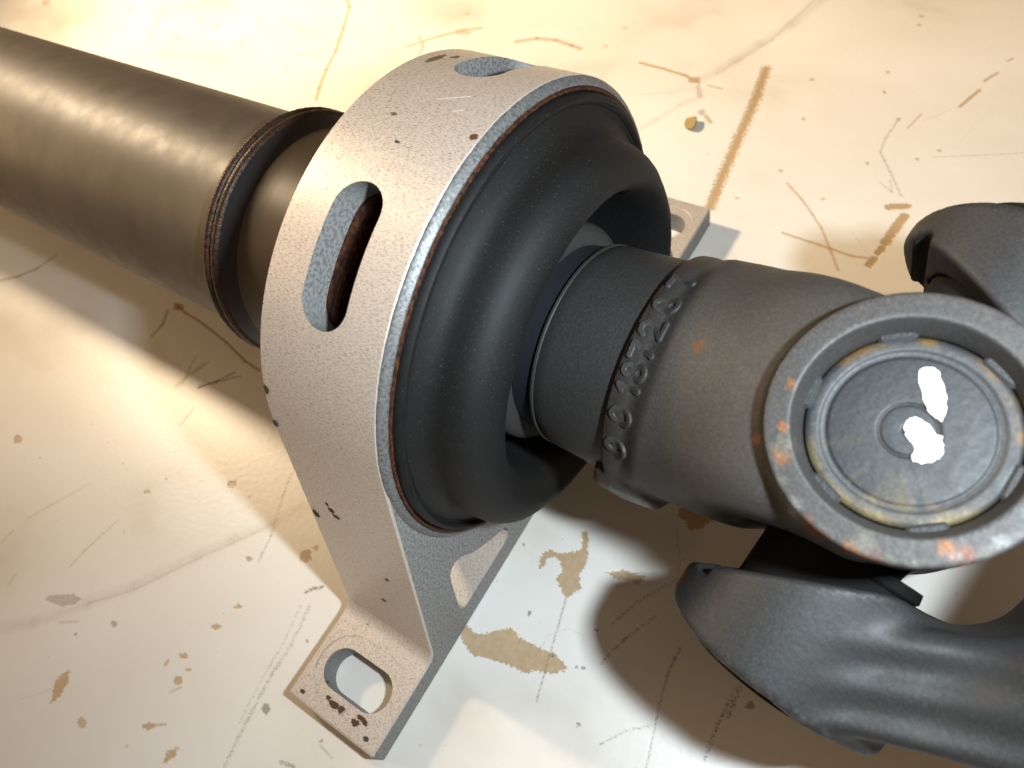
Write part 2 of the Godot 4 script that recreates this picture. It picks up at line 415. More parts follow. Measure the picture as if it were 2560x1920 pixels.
func build_bench() -> void:
	paint = Image.create(TEX, TEX, false, Image.FORMAT_RGB8); paint.fill(Color(0.872, 0.862, 0.842))
	relief = Image.create(TEX, TEX, false, Image.FORMAT_L8); relief.fill(Color(0.86, 0.86, 0.86))
	bench_wear()
	# loose specks of dirt and nicks in the paint
	for i in 260:
		var p := Vector2(rng.randf_range(-300, 190), rng.randf_range(-240, 190))
		var r := 0.16 + 0.5 * pow(rng.randf(), 5.0)
		var kind: String = ["dark", "board", "dark", "stain"][rng.randi() % 4]
		patch([p.x - r * 1.4, p.y, p.x, p.y - r, p.x + r * 1.3, p.y + r * 0.2, p.x + r * 0.2, p.y + r], kind, rng.randf_range(0.2, 0.6), 0.3)
	for i in 14:
		var p := Vector2(rng.randf_range(-280, 180), rng.randf_range(-230, 180)); var d := Vector2.from_angle(rng.randf() * TAU) * rng.randf_range(4, 16)
		stroke([p.x, p.y, p.x + d.x * 0.5 + d.y * 0.06, p.y + d.y * 0.5, p.x + d.x, p.y + d.y], 0.4, "smear", rng.randf_range(0.3, 0.7), 0.4)
	var m := StandardMaterial3D.new(); m.resource_name = "painted_board"
	m.albedo_texture = ImageTexture.create_from_image(paint)
	m.roughness = 0.38; m.metallic_specular = 0.5
	m.heightmap_enabled = true; m.heightmap_texture = ImageTexture.create_from_image(relief); m.heightmap_scale = 0.06
	m.normal_enabled = true; m.normal_texture = noise_texture(0.11, [], 2048, 61, FastNoiseLite.TYPE_SIMPLEX_SMOOTH, 3, 4.0); m.normal_scale = 0.025
	m.detail_enabled = true; m.detail_blend_mode = BaseMaterial3D.BLEND_MODE_MUL; m.detail_uv_layer = BaseMaterial3D.DETAIL_UV_2
	m.detail_albedo = noise_texture(0.006, [[0.0, Color(0.86, 0.83, 0.79)], [0.4, Color(0.96, 0.95, 0.935)], [1.0, Color(1, 1, 1)]], 1024, 62, FastNoiseLite.TYPE_SIMPLEX_SMOOTH, 6)
	m.texture_repeat = false
	var plain: StandardMaterial3D = m.duplicate(); plain.resource_name = "painted_board_rest"
	plain.albedo_texture = null; plain.albedo_color = Color(0.872, 0.862, 0.842); plain.heightmap_enabled = false; plain.normal_enabled = false; plain.detail_enabled = false
	# one slab: the worn part with its texture, the plain rest of the bench round it
	var slab := ArrayMesh.new()
	var x := [-1800.0, TX, TX + TW, 1500.0]; var z := [-1600.0, TZ, TZ + TD, 1100.0]
	for part in 2:
		var st := SurfaceTool.new(); st.begin(Mesh.PRIMITIVE_TRIANGLES)
		for i in 3:
			for j in 3:
				if (i == 1 and j == 1) != (part == 0): continue
				for c in [[0, 0], [1, 0], [1, 1], [0, 0], [1, 1], [0, 1]]:
					var px: float = x[i + c[0]]; var pz: float = z[j + c[1]]
					st.set_uv(Vector2((px - TX) / TW, (pz - TZ) / TD)); st.set_uv2(Vector2((px - TX) / TW, (pz - TZ) / TD)); st.set_normal(Vector3.UP)
					st.add_vertex(Vector3(px, 0, pz) * 0.001)
		if part == 1:
			for e in [[Vector3(-1800, 0, 1100), Vector3(1500, 0, 1100), Vector3(0, 0, 1)], [Vector3(1500, 0, 1100), Vector3(1500, 0, -1600), Vector3(1, 0, 0)], [Vector3(1500, 0, -1600), Vector3(-1800, 0, -1600), Vector3(0, 0, -1)], [Vector3(-1800, 0, -1600), Vector3(-1800, 0, 1100), Vector3(-1, 0, 0)]]:
				var a: Vector3 = e[0]; var b: Vector3 = e[1]; var dn := Vector3(0, -30, 0)
				for p in [a, b, b + dn, a, b + dn, a + dn]:
					st.set_uv(Vector2(0, 0)); st.set_uv2(Vector2(0, 0)); st.set_normal(e[2]); st.add_vertex(p * 0.001)
		st.commit(slab)
		slab.surface_set_material(part, [m, plain][part])
	var top := put("workbench_top", slab, null, self)
	top.set_meta("kind", "structure"); top.set_meta("label", "cream painted workbench top with chipped paint, scratches and brown stains")
	paint = null; relief = null

func bench_wear() -> void:
	stroke([-14.5, -189.2, -11.6, -172.6, -10.1, -161.5, -8.9, -149.0, -7.2, -137.1, -6.0, -126.0, -4.8, -118.2, -3.5, -109.7], 3.44, "board", 1.00, 0.70)
	stroke([52.6, -131.1, 57.8, -133.5], 2.61, "board", 1.00, 0.35)
	stroke([58.4, -128.7, 57.5, -122.5, 56.6, -115.2], 3.00, "board", 1.00, 0.35)
	stroke([56.5, -112.4, 55.9, -109.9], 2.20, "board", 1.00, 0.35)
	stroke([55.6, -106.8, 54.9, -103.9], 2.32, "board", 1.00, 0.35)
	stroke([17.3, -130.2, 24.7, -124.7, 30.6, -119.1, 35.7, -114.0, 42.4, -104.8, 47.1, -98.1], 0.93, "board", 0.50, 0.35)
	stroke([24.6, -107.2, 34.3, -106.6, 42.1, -106.1, 48.8, -105.5, 53.9, -106.5], 0.90, "board", 0.70, 0.35)
	stroke([-67.2, -178.4, -55.2, -177.4, -44.5, -176.0, -37.1, -173.4], 1.48, "board", 0.75, 0.35)
	patch([-37.3, -174.9, -36.5, -173.1, -38.6, -172.7, -40.6, -172.3, -42.2, -173.4, -42.2, -175.1, -40.2, -176.2, -37.9, -176.5], "board", 0.80, 0.50)
	stroke([-9.6, -240.7, -15.7, -220.0, -23.3, -203.8, -28.5, -191.1, -36.7, -176.2], 6.36, "smear", 0.35, 0.35)
	stroke([-12.8, -239.9, -19.6, -207.6, -32.7, -180.3], 1.69, "smear", 0.50, 0.35)
	stroke([-32.1, -165.8, -38.6, -158.1, -43.8, -146.6, -47.6, -139.7], 2.80, "smear", 0.35, 0.35)
	stroke([-57.4, -159.1, -46.6, -163.5, -36.8, -169.7], 1.25, "smear", 0.40, 0.35)
	stroke([-32.9, -172.7, -26.5, -172.3], 1.01, "dark", 0.40, 0.35)
	stroke([-36.4, -171.1, -33.1, -165.5], 2.02, "dark", 0.35, 0.35)
	patch([-27.0, -157.1, -26.7, -155.2, -27.3, -154.7, -28.4, -154.7, -29.8, -156.2, -29.8, -157.7, -29.0, -158.3, -27.7, -158.6], "dark", 0.35, 0.50)
	stroke([-25.7, -155.0, -22.3, -152.3], 1.54, "board", 0.70, 0.35)
	stroke([42.1, -175.2, 41.0, -163.8, 41.5, -156.1, 44.3, -152.3, 47.8, -147.4, 51.3, -142.4, 54.7, -137.4], 0.82, "dark", 0.30, 0.35)
	stroke([59.7, -188.1, 63.3, -198.9], 1.21, "board", 0.80, 0.35)
	stroke([63.6, -204.5, 66.5, -210.2], 1.05, "board", 0.70, 0.35)
	stroke([68.0, -218.0, 69.4, -219.9], 0.89, "board", 0.60, 0.35)
	stroke([46.4, -171.3, 48.6, -180.1], 0.69, "board", 0.50, 0.35)
	patch([5.7, -188.2, 5.8, -187.4, 5.2, -186.8, 4.3, -187.1, 4.1, -187.7, 3.9, -188.6, 4.4, -188.8, 5.2, -188.8], "board", 0.60, 0.50)
	patch([10.8, -165.1, 11.1, -164.5, 10.6, -163.9, 9.9, -164.1, 9.5, -164.6, 9.4, -165.4, 9.9, -165.8, 10.7, -165.6], "board", 0.60, 0.50)
	patch([4.4, -117.6, 4.6, -117.2, 4.1, -116.5, 3.4, -116.7, 3.1, -117.1, 3.1, -117.7, 3.5, -118.0, 4.1, -118.0], "board", 0.60, 0.50)
	patch([32.2, -127.5, 32.0, -126.8, 31.6, -126.5, 30.9, -126.6, 30.8, -127.0, 30.5, -127.4, 31.1, -127.8, 31.8, -127.8], "board", 0.60, 0.50)
	patch([54.9, -157.1, 54.8, -156.6, 54.5, -155.9, 54.0, -156.1, 53.4, -156.5, 53.5, -157.3, 54.0, -157.4, 54.5, -157.4], "board", 0.60, 0.50)
	patch([60.4, -163.5, 60.2, -163.0, 59.9, -162.5, 59.3, -162.4, 59.0, -163.0, 58.8, -163.7, 59.5, -163.9, 60.1, -164.2], "board", 0.60, 0.50)
	patch([33.6, -188.6, 33.6, -187.8, 33.0, -187.2, 32.5, -187.5, 32.1, -188.1, 31.9, -188.6, 32.3, -189.4, 32.9, -189.1], "board", 0.60, 0.50)
	patch([33.4, -232.1, 33.4, -231.4, 32.7, -231.0, 32.2, -231.0, 31.6, -231.6, 31.7, -232.3, 32.1, -232.9, 32.7, -232.5], "board", 0.60, 0.50)
	patch([32.5, -237.9, 32.1, -237.3, 31.7, -236.9, 31.0, -236.8, 30.4, -237.4, 30.6, -238.4, 31.2, -238.4, 32.0, -238.6], "board", 0.60, 0.50)
	patch([13.5, -135.8, 13.6, -135.1, 12.9, -134.9, 12.5, -134.8, 12.0, -135.3, 11.9, -135.9, 12.3, -136.5, 13.2, -136.3], "board", 0.60, 0.50)
	patch([40.0, -149.4, 40.1, -148.7, 39.7, -148.4, 39.2, -148.4, 38.9, -149.0, 38.6, -149.6, 39.2, -150.1, 39.9, -149.9], "board", 0.60, 0.50)
	patch([31.0, -200.3, 30.9, -199.6, 30.2, -199.2, 29.7, -199.3, 29.4, -199.8, 29.1, -200.6, 29.7, -201.0, 30.3, -200.9], "board", 0.60, 0.50)
	patch([42.9, -175.5, 42.7, -174.6, 42.3, -174.4, 41.5, -174.5, 41.5, -175.0, 41.4, -175.8, 41.9, -175.9, 42.3, -176.1], "board", 0.60, 0.50)
	stroke([58.2, -159.1, 71.1, -164.6, 84.7, -170.6], 0.48, "dark", 0.25, 0.35)
	stroke([48.9, -143.6, 51.3, -138.2, 46.1, -141.5], 0.63, "dark", 0.25, 0.35)
	patch([8.4, 32.4, 9.3, 31.5, 13.5, 30.4, 17.2, 27.3, 18.7, 25.4, 20.2, 26.8, 21.2, 29.8, 21.0, 33.5, 23.3, 36.8, 21.9, 38.7, 21.3, 40.9, 19.3, 40.4, 17.3, 38.7, 15.6, 37.2, 16.2, 35.1, 14.3, 32.5, 12.3, 32.1, 10.5, 33.4, 10.6, 35.6, 10.2, 37.3, 8.9, 35.8], "board", 1.00, 0.80)
	stroke([16.5, 22.1, 17.6, 23.7, 18.4, 25.5], 1.66, "board", 1.00, 0.35)
	patch([-2.3, 63.5, -0.7, 61.6, 4.3, 61.9, 8.1, 58.5, 11.4, 55.8, 15.6, 56.7, 22.3, 56.2, 25.7, 55.4, 30.8, 56.9, 28.0, 60.1, 23.8, 61.6, 20.9, 63.9, 16.7, 64.3, 12.0, 65.4, 5.9, 67.2, 2.3, 66.0], "board", 1.00, 0.80)
	patch([37.0, 1.4, 37.8, 4.3, 40.0, 5.2, 42.7, 7.0, 45.2, 5.0, 46.6, 1.7, 50.5, -1.4, 44.0, -1.6, 40.2, -0.9], "stain", 0.90, 0.80)
	patch([27.3, 29.1, 31.5, 26.1, 37.4, 25.1, 36.8, 28.0, 33.8, 28.1, 31.3, 29.4], "board", 0.90, 0.80)
	stroke([21.0, 40.9, 22.5, 47.0, 23.8, 52.5, 25.8, 60.8, 27.6, 68.4], 0.27, "dark", 0.75, 0.20)
	stroke([53.9, 39.9, 54.3, 46.5, 56.3, 56.3, 59.0, 67.3], 0.24, "dark", 0.70, 0.20)
	stroke([21.2, 60.0, 21.8, 52.4, 25.6, 47.8, 30.4, 47.5], 0.22, "dark", 0.25, 0.35)
	stroke([70.1, 39.5, 69.8, 48.3, 70.1, 58.5], 0.66, "dots", 0.80, 0.35)
	stroke([45.3, 21.8, 39.2, 31.4, 35.5, 40.9], 0.54, "dots", 0.70, 0.35)
	stroke([44.9, 33.2, 40.3, 43.0, 37.7, 51.6], 0.63, "dots", 0.70, 0.35)
	stroke([54.0, 37.6, 54.1, 45.5], 0.80, "dots", 0.60, 0.35)
	stroke([38.8, 8.2, 43.3, 15.1, 47.7, 26.7], 0.28, "dark", 0.40, 0.35)
	stroke([46.8, 68.5, 51.3, 62.0, 56.8, 57.3], 0.38, "dots", 0.60, 0.35)
	patch([75.9, 40.9, 75.6, 42.0, 75.1, 42.5, 74.3, 42.7, 73.7, 42.3, 73.9, 41.6, 74.3, 40.6, 75.1, 40.6], "dark", 0.55, 0.50)
	stroke([71.0, 39.0, 71.1, 46.5], 1.13, "dots", 0.80, 0.35)
	patch([33.1, 55.2, 33.2, 55.6, 32.9, 55.8, 32.5, 56.1, 32.3, 55.7, 32.2, 55.2, 32.5, 55.1, 32.8, 55.0], "dark", 0.60, 0.50)
	patch([34.7, 54.5, 34.8, 54.8, 34.5, 55.2, 34.0, 55.2, 33.9, 55.0, 33.7, 54.6, 34.0, 54.3, 34.4, 54.2], "dark", 0.60, 0.50)
	patch([14.6, 48.9, 14.5, 49.4, 14.4, 49.8, 13.8, 49.8, 13.5, 49.6, 13.4, 49.2, 13.8, 48.9, 14.2, 48.8], "dark", 0.60, 0.50)
	patch([40.2, 67.0, 40.3, 67.4, 40.0, 67.8, 39.6, 67.7, 39.3, 67.6, 39.4, 67.2, 39.6, 67.0, 39.9, 66.8], "dark", 0.60, 0.50)
	patch([33.1, 44.1, 33.1, 44.5, 32.7, 44.8, 32.2, 44.9, 31.9, 44.8, 32.1, 44.3, 32.3, 44.1, 32.8, 43.9], "dark", 0.60, 0.50)
	patch([14.5, 49.7, 14.6, 50.1, 14.4, 50.5, 13.8, 50.4, 13.6, 50.2, 13.5, 49.8, 13.7, 49.4, 14.2, 49.5], "dark", 0.60, 0.50)
	patch([25.8, 56.1, 26.0, 56.5, 25.7, 56.7, 25.4, 56.8, 24.9, 56.6, 24.9, 56.2, 25.1, 55.8, 25.6, 55.8], "dark", 0.60, 0.50)
	stroke([-181.1, 15.3, -172.8, 16.9, -160.4, 17.7, -144.0, 20.1, -130.3, 23.2, -121.9, 23.9], 0.94, "oil", 0.80, 0.30)
	patch([-175.3, 15.0, -175.5, 16.6, -176.8, 17.4, -179.3, 18.1, -180.1, 17.1, -181.0, 16.2, -179.8, 14.7, -177.2, 14.5], "oil", 0.80, 0.50)
	stroke([-139.7, 40.1, -134.1, 35.2, -127.5, 29.2], 0.89, "dark", 0.60, 0.35)
	stroke([-177.6, 31.5, -177.8, 25.4, -181.1, 19.7], 1.43, "dark", 0.60, 0.35)
	stroke([-277.3, 42.8, -269.9, 37.0, -264.5, 29.8, -261.6, 20.7], 1.75, "dark", 0.45, 0.35)
	stroke([-144.6, 30.2, -146.4, 36.4], 0.92, "dark", 0.40, 0.35)
	stroke([-147.3, 42.4, -149.8, 35.6, -151.7, 30.5], 0.93, "dark", 0.40, 0.35)
	patch([-191.3, 90.3, -190.7, 91.4, -191.7, 92.4, -193.7, 93.1, -195.4, 92.4, -195.9, 91.0, -195.2, 89.9, -192.3, 89.9], "board", 0.90, 0.50)
	patch([-124.4, 80.2, -123.8, 80.4, -124.8, 81.0, -125.6, 81.4, -126.4, 81.2, -126.6, 80.6, -125.8, 80.1, -124.6, 79.8], "board", 0.80, 0.50)
	patch([-96.5, 62.6, -95.9, 63.0, -96.9, 64.4, -98.8, 64.7, -99.5, 64.1, -99.9, 63.4, -98.7, 62.5, -97.4, 61.8], "board", 0.90, 0.50)
	patch([-116.6, 118.0, -118.1, 120.6, -120.9, 123.2, -125.2, 124.2, -129.5, 125.2, -128.6, 123.2, -124.2, 120.6, -121.1, 118.5], "smear", 0.70, 0.50)
	stroke([-117.8, 127.1, -112.3, 123.6], 1.13, "smear", 0.60, 0.35)
	patch([-102.5, 134.5, -99.6, 137.5, -98.6, 141.2, -99.9, 144.4, -102.2, 141.6, -104.0, 139.2, -103.1, 136.1], "stain", 0.75, 0.80)
	patch([-84.6, 141.5, -84.4, 142.5, -84.9, 143.4, -86.3, 143.6, -87.2, 143.0, -88.3, 142.1, -87.6, 141.3, -86.2, 141.0], "stain", 0.60, 0.50)
	patch([-64.4, 130.6, -64.7, 131.4, -65.6, 132.4, -67.2, 133.0, -68.2, 132.9, -68.5, 132.2, -67.2, 131.0, -65.2, 130.2], "board", 0.90, 0.50)
	stroke([-64.8, 130.4, -62.2, 128.5], 0.71, "board", 0.60, 0.35)
	patch([-54.1, 130.6, -53.3, 132.3, -54.6, 135.4, -55.8, 135.3, -56.1, 132.5], "board", 0.90, 0.80)
	patch([-70.1, 111.4, -70.0, 112.2, -70.9, 112.9, -71.9, 113.0, -73.0, 113.1, -72.8, 112.1, -72.1, 111.7, -71.4, 111.4], "board", 0.80, 0.50)
	patch([-66.5, 117.3, -66.1, 117.9, -66.8, 118.9, -68.0, 119.4, -68.9, 118.7, -69.7, 118.0, -68.6, 117.2, -67.3, 116.8], "board", 0.80, 0.50)
	stroke([-67.5, 121.6, -65.6, 118.9], 0.98, "smear", 0.80, 0.35)
	stroke([-74.8, 117.1, -74.9, 115.9], 1.02, "board", 0.70, 0.35)
	patch([-66.2, 113.6, -66.1, 114.3, -66.5, 114.7, -67.4, 114.8, -68.2, 114.8, -67.9, 114.2, -67.6, 113.6, -66.7, 113.5], "board", 0.70, 0.50)
	patch([-59.7, 69.3, -57.5, 67.2, -54.5, 69.3, -56.0, 71.5, -58.4, 71.4], "oil", 0.75, 0.80)
	patch([-55.2, 65.4, -55.1, 65.9, -55.1, 66.7, -56.1, 66.5, -56.9, 66.3, -56.8, 65.7, -56.3, 65.2, -55.7, 64.8], "oil", 0.70, 0.50)
	stroke([-49.5, 78.2, -48.0, 76.2, -45.7, 74.3], 0.90, "dark", 0.85, 0.35)
	patch([-36.7, 108.6, -36.6, 109.3, -37.0, 110.5, -38.3, 110.3, -39.5, 110.2, -39.7, 109.1, -39.0, 108.3, -38.0, 108.0], "dark", 0.60, 0.50)
	patch([-66.6, 99.7, -66.7, 100.7, -67.3, 101.3, -68.6, 101.6, -69.9, 101.5, -69.5, 100.5, -68.8, 99.8, -67.6, 99.7], "board", 0.80, 0.50)
	patch([-64.9, 91.9, -65.3, 92.9, -65.8, 93.3, -66.9, 93.6, -67.4, 93.3, -67.5, 92.5, -67.0, 92.1, -66.2, 91.9], "board", 0.80, 0.50)
	patch([-99.0, 117.1, -98.7, 117.8, -99.4, 118.3, -100.0, 118.5, -100.8, 118.1, -101.5, 117.6, -101.0, 116.9, -100.1, 117.0], "dark", 0.50, 0.50)
	patch([-72.8, 79.0, -72.5, 79.7, -73.1, 80.3, -73.6, 80.5, -74.7, 80.0, -75.1, 79.4, -74.4, 79.0, -73.8, 78.8], "dark", 0.50, 0.50)
	stroke([-135.8, 139.4, -126.3, 131.9, -113.8, 117.9, -103.2, 105.8, -90.9, 88.1, -83.6, 77.8, -74.4, 66.7, -67.5, 55.8], 4.84, "smear", 0.28, 0.35)
	stroke([-113.7, 118.0, -102.4, 106.6, -90.3, 88.7, -74.2, 66.9], 0.85, "smear", 0.60, 0.35)
	stroke([-70.3, 78.8, -72.3, 70.3, -78.2, 57.3, -80.8, 50.3], 0.88, "dots", 0.50, 0.35)
	stroke([-45.7, 80.7, -43.1, 92.1, -42.9, 101.9, -40.9, 114.2, -38.6, 126.3], 1.07, "dots", 0.45, 0.35)
	stroke([-48.2, 82.1, -45.6, 93.6, -44.7, 104.6, -42.5, 115.9], 0.71, "dots", 0.35, 0.35)
	stroke([-130.1, 113.3, -129.7, 106.5, -128.4, 99.2, -127.2, 93.4], 1.09, "smear", 0.60, 0.35)
	stroke([-160.3, 109.7, -156.0, 102.0, -149.3, 89.7], 1.18, "smear", 0.45, 0.35)
	stroke([-162.2, 121.4, -161.7, 115.9], 1.50, "smear", 0.50, 0.35)
	stroke([-146.0, 128.5, -146.6, 125.3], 1.25, "smear", 0.60, 0.35)
	stroke([-139.5, 40.5, -134.6, 35.1, -130.6, 28.9], 0.90, "dark", 0.70, 0.35)
	stroke([-134.0, 55.5, -134.6, 48.0], 0.87, "dark", 0.50, 0.35)
	stroke([-149.0, 44.4, -145.9, 31.5], 1.49, "board", 0.35, 0.35)
	stroke([-17.9, 107.9, -13.0, 108.6], 0.74, "smear", 0.80, 0.35)
	stroke([-25.2, 117.1, -20.8, 115.8], 0.85, "dark", 0.55, 0.35)
	patch([-17.9, 106.8, -17.7, 107.1, -18.0, 107.3, -18.5, 107.4, -18.9, 107.4, -18.8, 107.0, -18.5, 106.7, -18.0, 106.5], "dark", 0.50, 0.50)
	stroke([-249.2, -184.4, -241.3, -177.7, -232.1, -161.2, -223.0, -143.6, -217.8, -129.7, -211.6, -116.7, -207.2, -109.0], 2.05, "oil", 0.50, 0.40)
	stroke([-227.1, -156.4, -232.5, -141.0, -243.3, -134.0], 2.38, "smear", 0.50, 0.35)
	stroke([-282.3, -161.1, -258.0, -154.4, -236.7, -149.8], 3.18, "smear", 0.35, 0.35)
	stroke([-174.7, -153.2, -176.8, -160.1, -185.1, -167.5], 1.64, "dark", 0.35, 0.35)
	stroke([-185.5, -157.8, -173.2, -169.5, -163.8, -176.9, -155.2, -181.1], 1.91, "board", 0.55, 0.35)
	patch([-157.4, -176.7, -158.8, -174.6, -161.5, -173.6, -165.2, -173.5, -166.7, -174.3, -167.7, -176.1, -164.3, -177.7, -161.2, -177.3], "board", 0.50, 0.50)
	stroke([-131.5, -176.2, -122.7, -181.1, -113.2, -182.5, -103.5, -180.9, -98.0, -179.9], 2.23, "oil", 0.45, 0.35)
	stroke([-349.9, -117.2, -360.6, -132.4, -367.9, -146.8], 4.51, "smear", 0.40, 0.35)
	stroke([-352.8, -155.2, -325.6, -141.3], 2.85, "smear", 0.30, 0.35)
	patch([-465.5, -128.2, -465.2, -125.5, -466.3, -124.3, -468.1, -123.6, -473.5, -126.3, -474.6, -128.4, -473.8, -129.8, -469.5, -129.7], "board", 0.50, 0.50)
	stroke([-405.3, -102.2, -407.7, -115.6, -410.2, -129.3], 2.81, "smear", 0.30, 0.35)
	patch([-312.4, -142.5, -311.6, -141.7, -312.7, -140.5, -315.2, -140.5, -316.7, -141.4, -316.9, -142.6, -315.3, -143.2, -313.8, -143.7], "board", 0.35, 0.50)
	patch([-285.2, -134.7, -284.2, -133.4, -285.2, -132.4, -287.2, -133.1, -289.4, -133.5, -289.1, -134.7, -288.3, -135.7, -286.5, -135.3], "board", 0.35, 0.50)
	patch([-289.6, -154.9, -288.4, -153.5, -290.0, -153.2, -292.1, -153.1, -293.2, -154.0, -293.6, -154.8, -292.3, -155.6, -290.3, -155.6], "board", 0.35, 0.50)
	patch([-331.5, -126.5, -330.7, -125.0, -332.5, -124.4, -334.5, -124.0, -336.7, -125.1, -336.6, -126.8, -336.0, -127.7, -333.9, -127.6], "board", 0.35, 0.50)
	patch([-389.8, -139.1, -389.1, -137.4, -391.0, -137.1, -393.4, -136.7, -395.3, -137.8, -395.9, -139.4, -394.6, -140.1, -391.4, -139.8], "board", 0.35, 0.50)
	patch([-238.5, -123.7, -238.3, -122.7, -239.0, -121.6, -240.7, -121.9, -242.3, -122.6, -242.3, -123.5, -242.0, -124.8, -240.1, -124.2], "board", 0.35, 0.50)
	patch([-202.1, -168.9, -202.1, -167.4, -203.0, -166.7, -204.9, -167.2, -206.1, -167.9, -206.5, -169.0, -205.1, -169.4, -203.5, -169.9], "board", 0.35, 0.50)
	patch([-167.8, -189.6, -167.2, -188.7, -168.3, -187.8, -169.5, -188.0, -171.4, -188.7, -170.9, -190.1, -170.4, -190.8, -168.4, -190.5], "board", 0.35, 0.50)
	patch([-86.0, -185.0, -86.1, -184.1, -86.6, -183.4, -88.0, -183.6, -89.1, -184.1, -88.8, -185.1, -88.1, -186.1, -86.6, -185.9], "board", 0.35, 0.50)
	patch([-84.3, -199.5, -83.6, -198.6, -84.8, -198.1, -85.7, -198.0, -87.2, -198.8, -87.0, -199.8, -86.1, -200.4, -84.9, -200.6], "board", 0.35, 0.50)
# ---------------------------------------------------------------- the shaft

func build_shaft() -> void:
	var shaft := Node3D.new(); shaft.name = "propeller_shaft"; add_child(shaft)
	tag(shaft, "used dark steel propeller shaft with aluminium bearing bracket, rubber boot and universal joint", "drive shaft")
	build_tube(shaft)
	await build_bracket(shaft)
	build_boot(shaft)
	build_yoke(shaft)
	build_flange_yoke(shaft)

func on_axis(o: Node3D) -> Node3D:
	o.position = Vector3(0, H * 0.001, 0)
	return o

func build_tube(shaft: Node3D) -> void:
	var p := [[-760, 30.8], [-600, 30.8], [-450, 30.8], [-300, 30.8], [-200, 30.8], [-140, 30.8], [-100, 30.8], [-77.5, 30.8], [-76.5, 31.0]]
	on_axis(put("shaft_tube", lathe(p, 192), M.tube, shaft))
	var tube := shaft.get_node("shaft_tube")
	var bead := [[-76.6, 31.2], [-76.0, 32.2]]
	for k in 7: bead.append([-74.6 - 1.1 * cos(PI * k / 6), 33.3 + 1.2 * sin(PI * k / 6)])
	for k in 7: bead.append([-71.9 - 1.25 * cos(PI * k / 6), 33.2 + 1.2 * sin(PI * k / 6)])
	bead.append([-70.5, 32.9])
	var rough := func(q: Vector3) -> float: return 0.10 * wob.get_noise_3d(q.x * 2.0, q.y * 2.0, q.z * 2.0) + (0.16 if q.x < -74.0 else 0.05) * wob2.get_noise_3d(q.x * 2, q.y * 2, q.z * 2)
	put("weld_bead", lathe(bead, 320, Vector2.ZERO, rough), M.weld, tube)
	put("tube_neck", lathe([[-66.7, 31.2], [-65.4, 30.9], [-63.5, 30.7], [-61, 30.6], [-50, 30.6], [-40, 30.6], [-20, 30.6]], 160), M.neck, tube)
	put("fillet", lathe([[-70.6, 33.4], [-69.8, 32.9], [-68.6, 32.2], [-67.6, 31.6], [-66.7, 31.2]], 160), M.heat_band, tube)

func bracket_outline() -> PackedVector2Array:
	# the right half (z > 0) in (z, y), from the foot's end up to the crown, then mirrored
	var right := PackedVector2Array()
	var zf := 101.5; var zl := 73.6
	right.append(Vector2(zf, 0.0))
	for k in 5: right.append(Vector2(zf - 0.8 + 0.8 * cos(PI / 8 * k), BASE - 0.8 + 0.8 * sin(PI / 8 * k)))
	# leg: tangent to the ring, eased into the foot
	var foot := Vector2(zl, BASE); var c := Vector2(0, H)
	var d := foot.distance_to(c); var a := (foot - c).angle() + acos(RING / d)
	var tangent := c + Vector2.from_angle(a) * RING
	var along := (tangent - foot).normalized()
	var s := foot + Vector2(3.2, 0); var e := foot + along * 3.2
	for k in 7:
		var t := k / 6.0
		right.append(s.lerp(foot, t).lerp(foot.lerp(e, t), t))
	right.append(tangent)
	var n := 60
	for k in range(1, n + 1): right.append(c + Vector2.from_angle(lerpf(a, PI / 2, float(k) / n)) * RING)
	var out := right.duplicate()
	for k in range(right.size() - 2, -1, -1): out.append(Vector2(-right[k].x, right[k].y))
	return out

func sub(parent: CSGCombiner3D, mesh: Mesh, at: Transform3D) -> void:
	var c := CSGMesh3D.new(); c.mesh = mesh; c.operation = CSGShape3D.OPERATION_SUBTRACTION; c.transform = at; c.name = "cut"
	parent.add_child(c, true)

func disc(r: float, n := 160) -> PackedVector2Array:
	var p := PackedVector2Array()
	for i in n: p.append(Vector2.from_angle(TAU * i / n) * r)
	return p

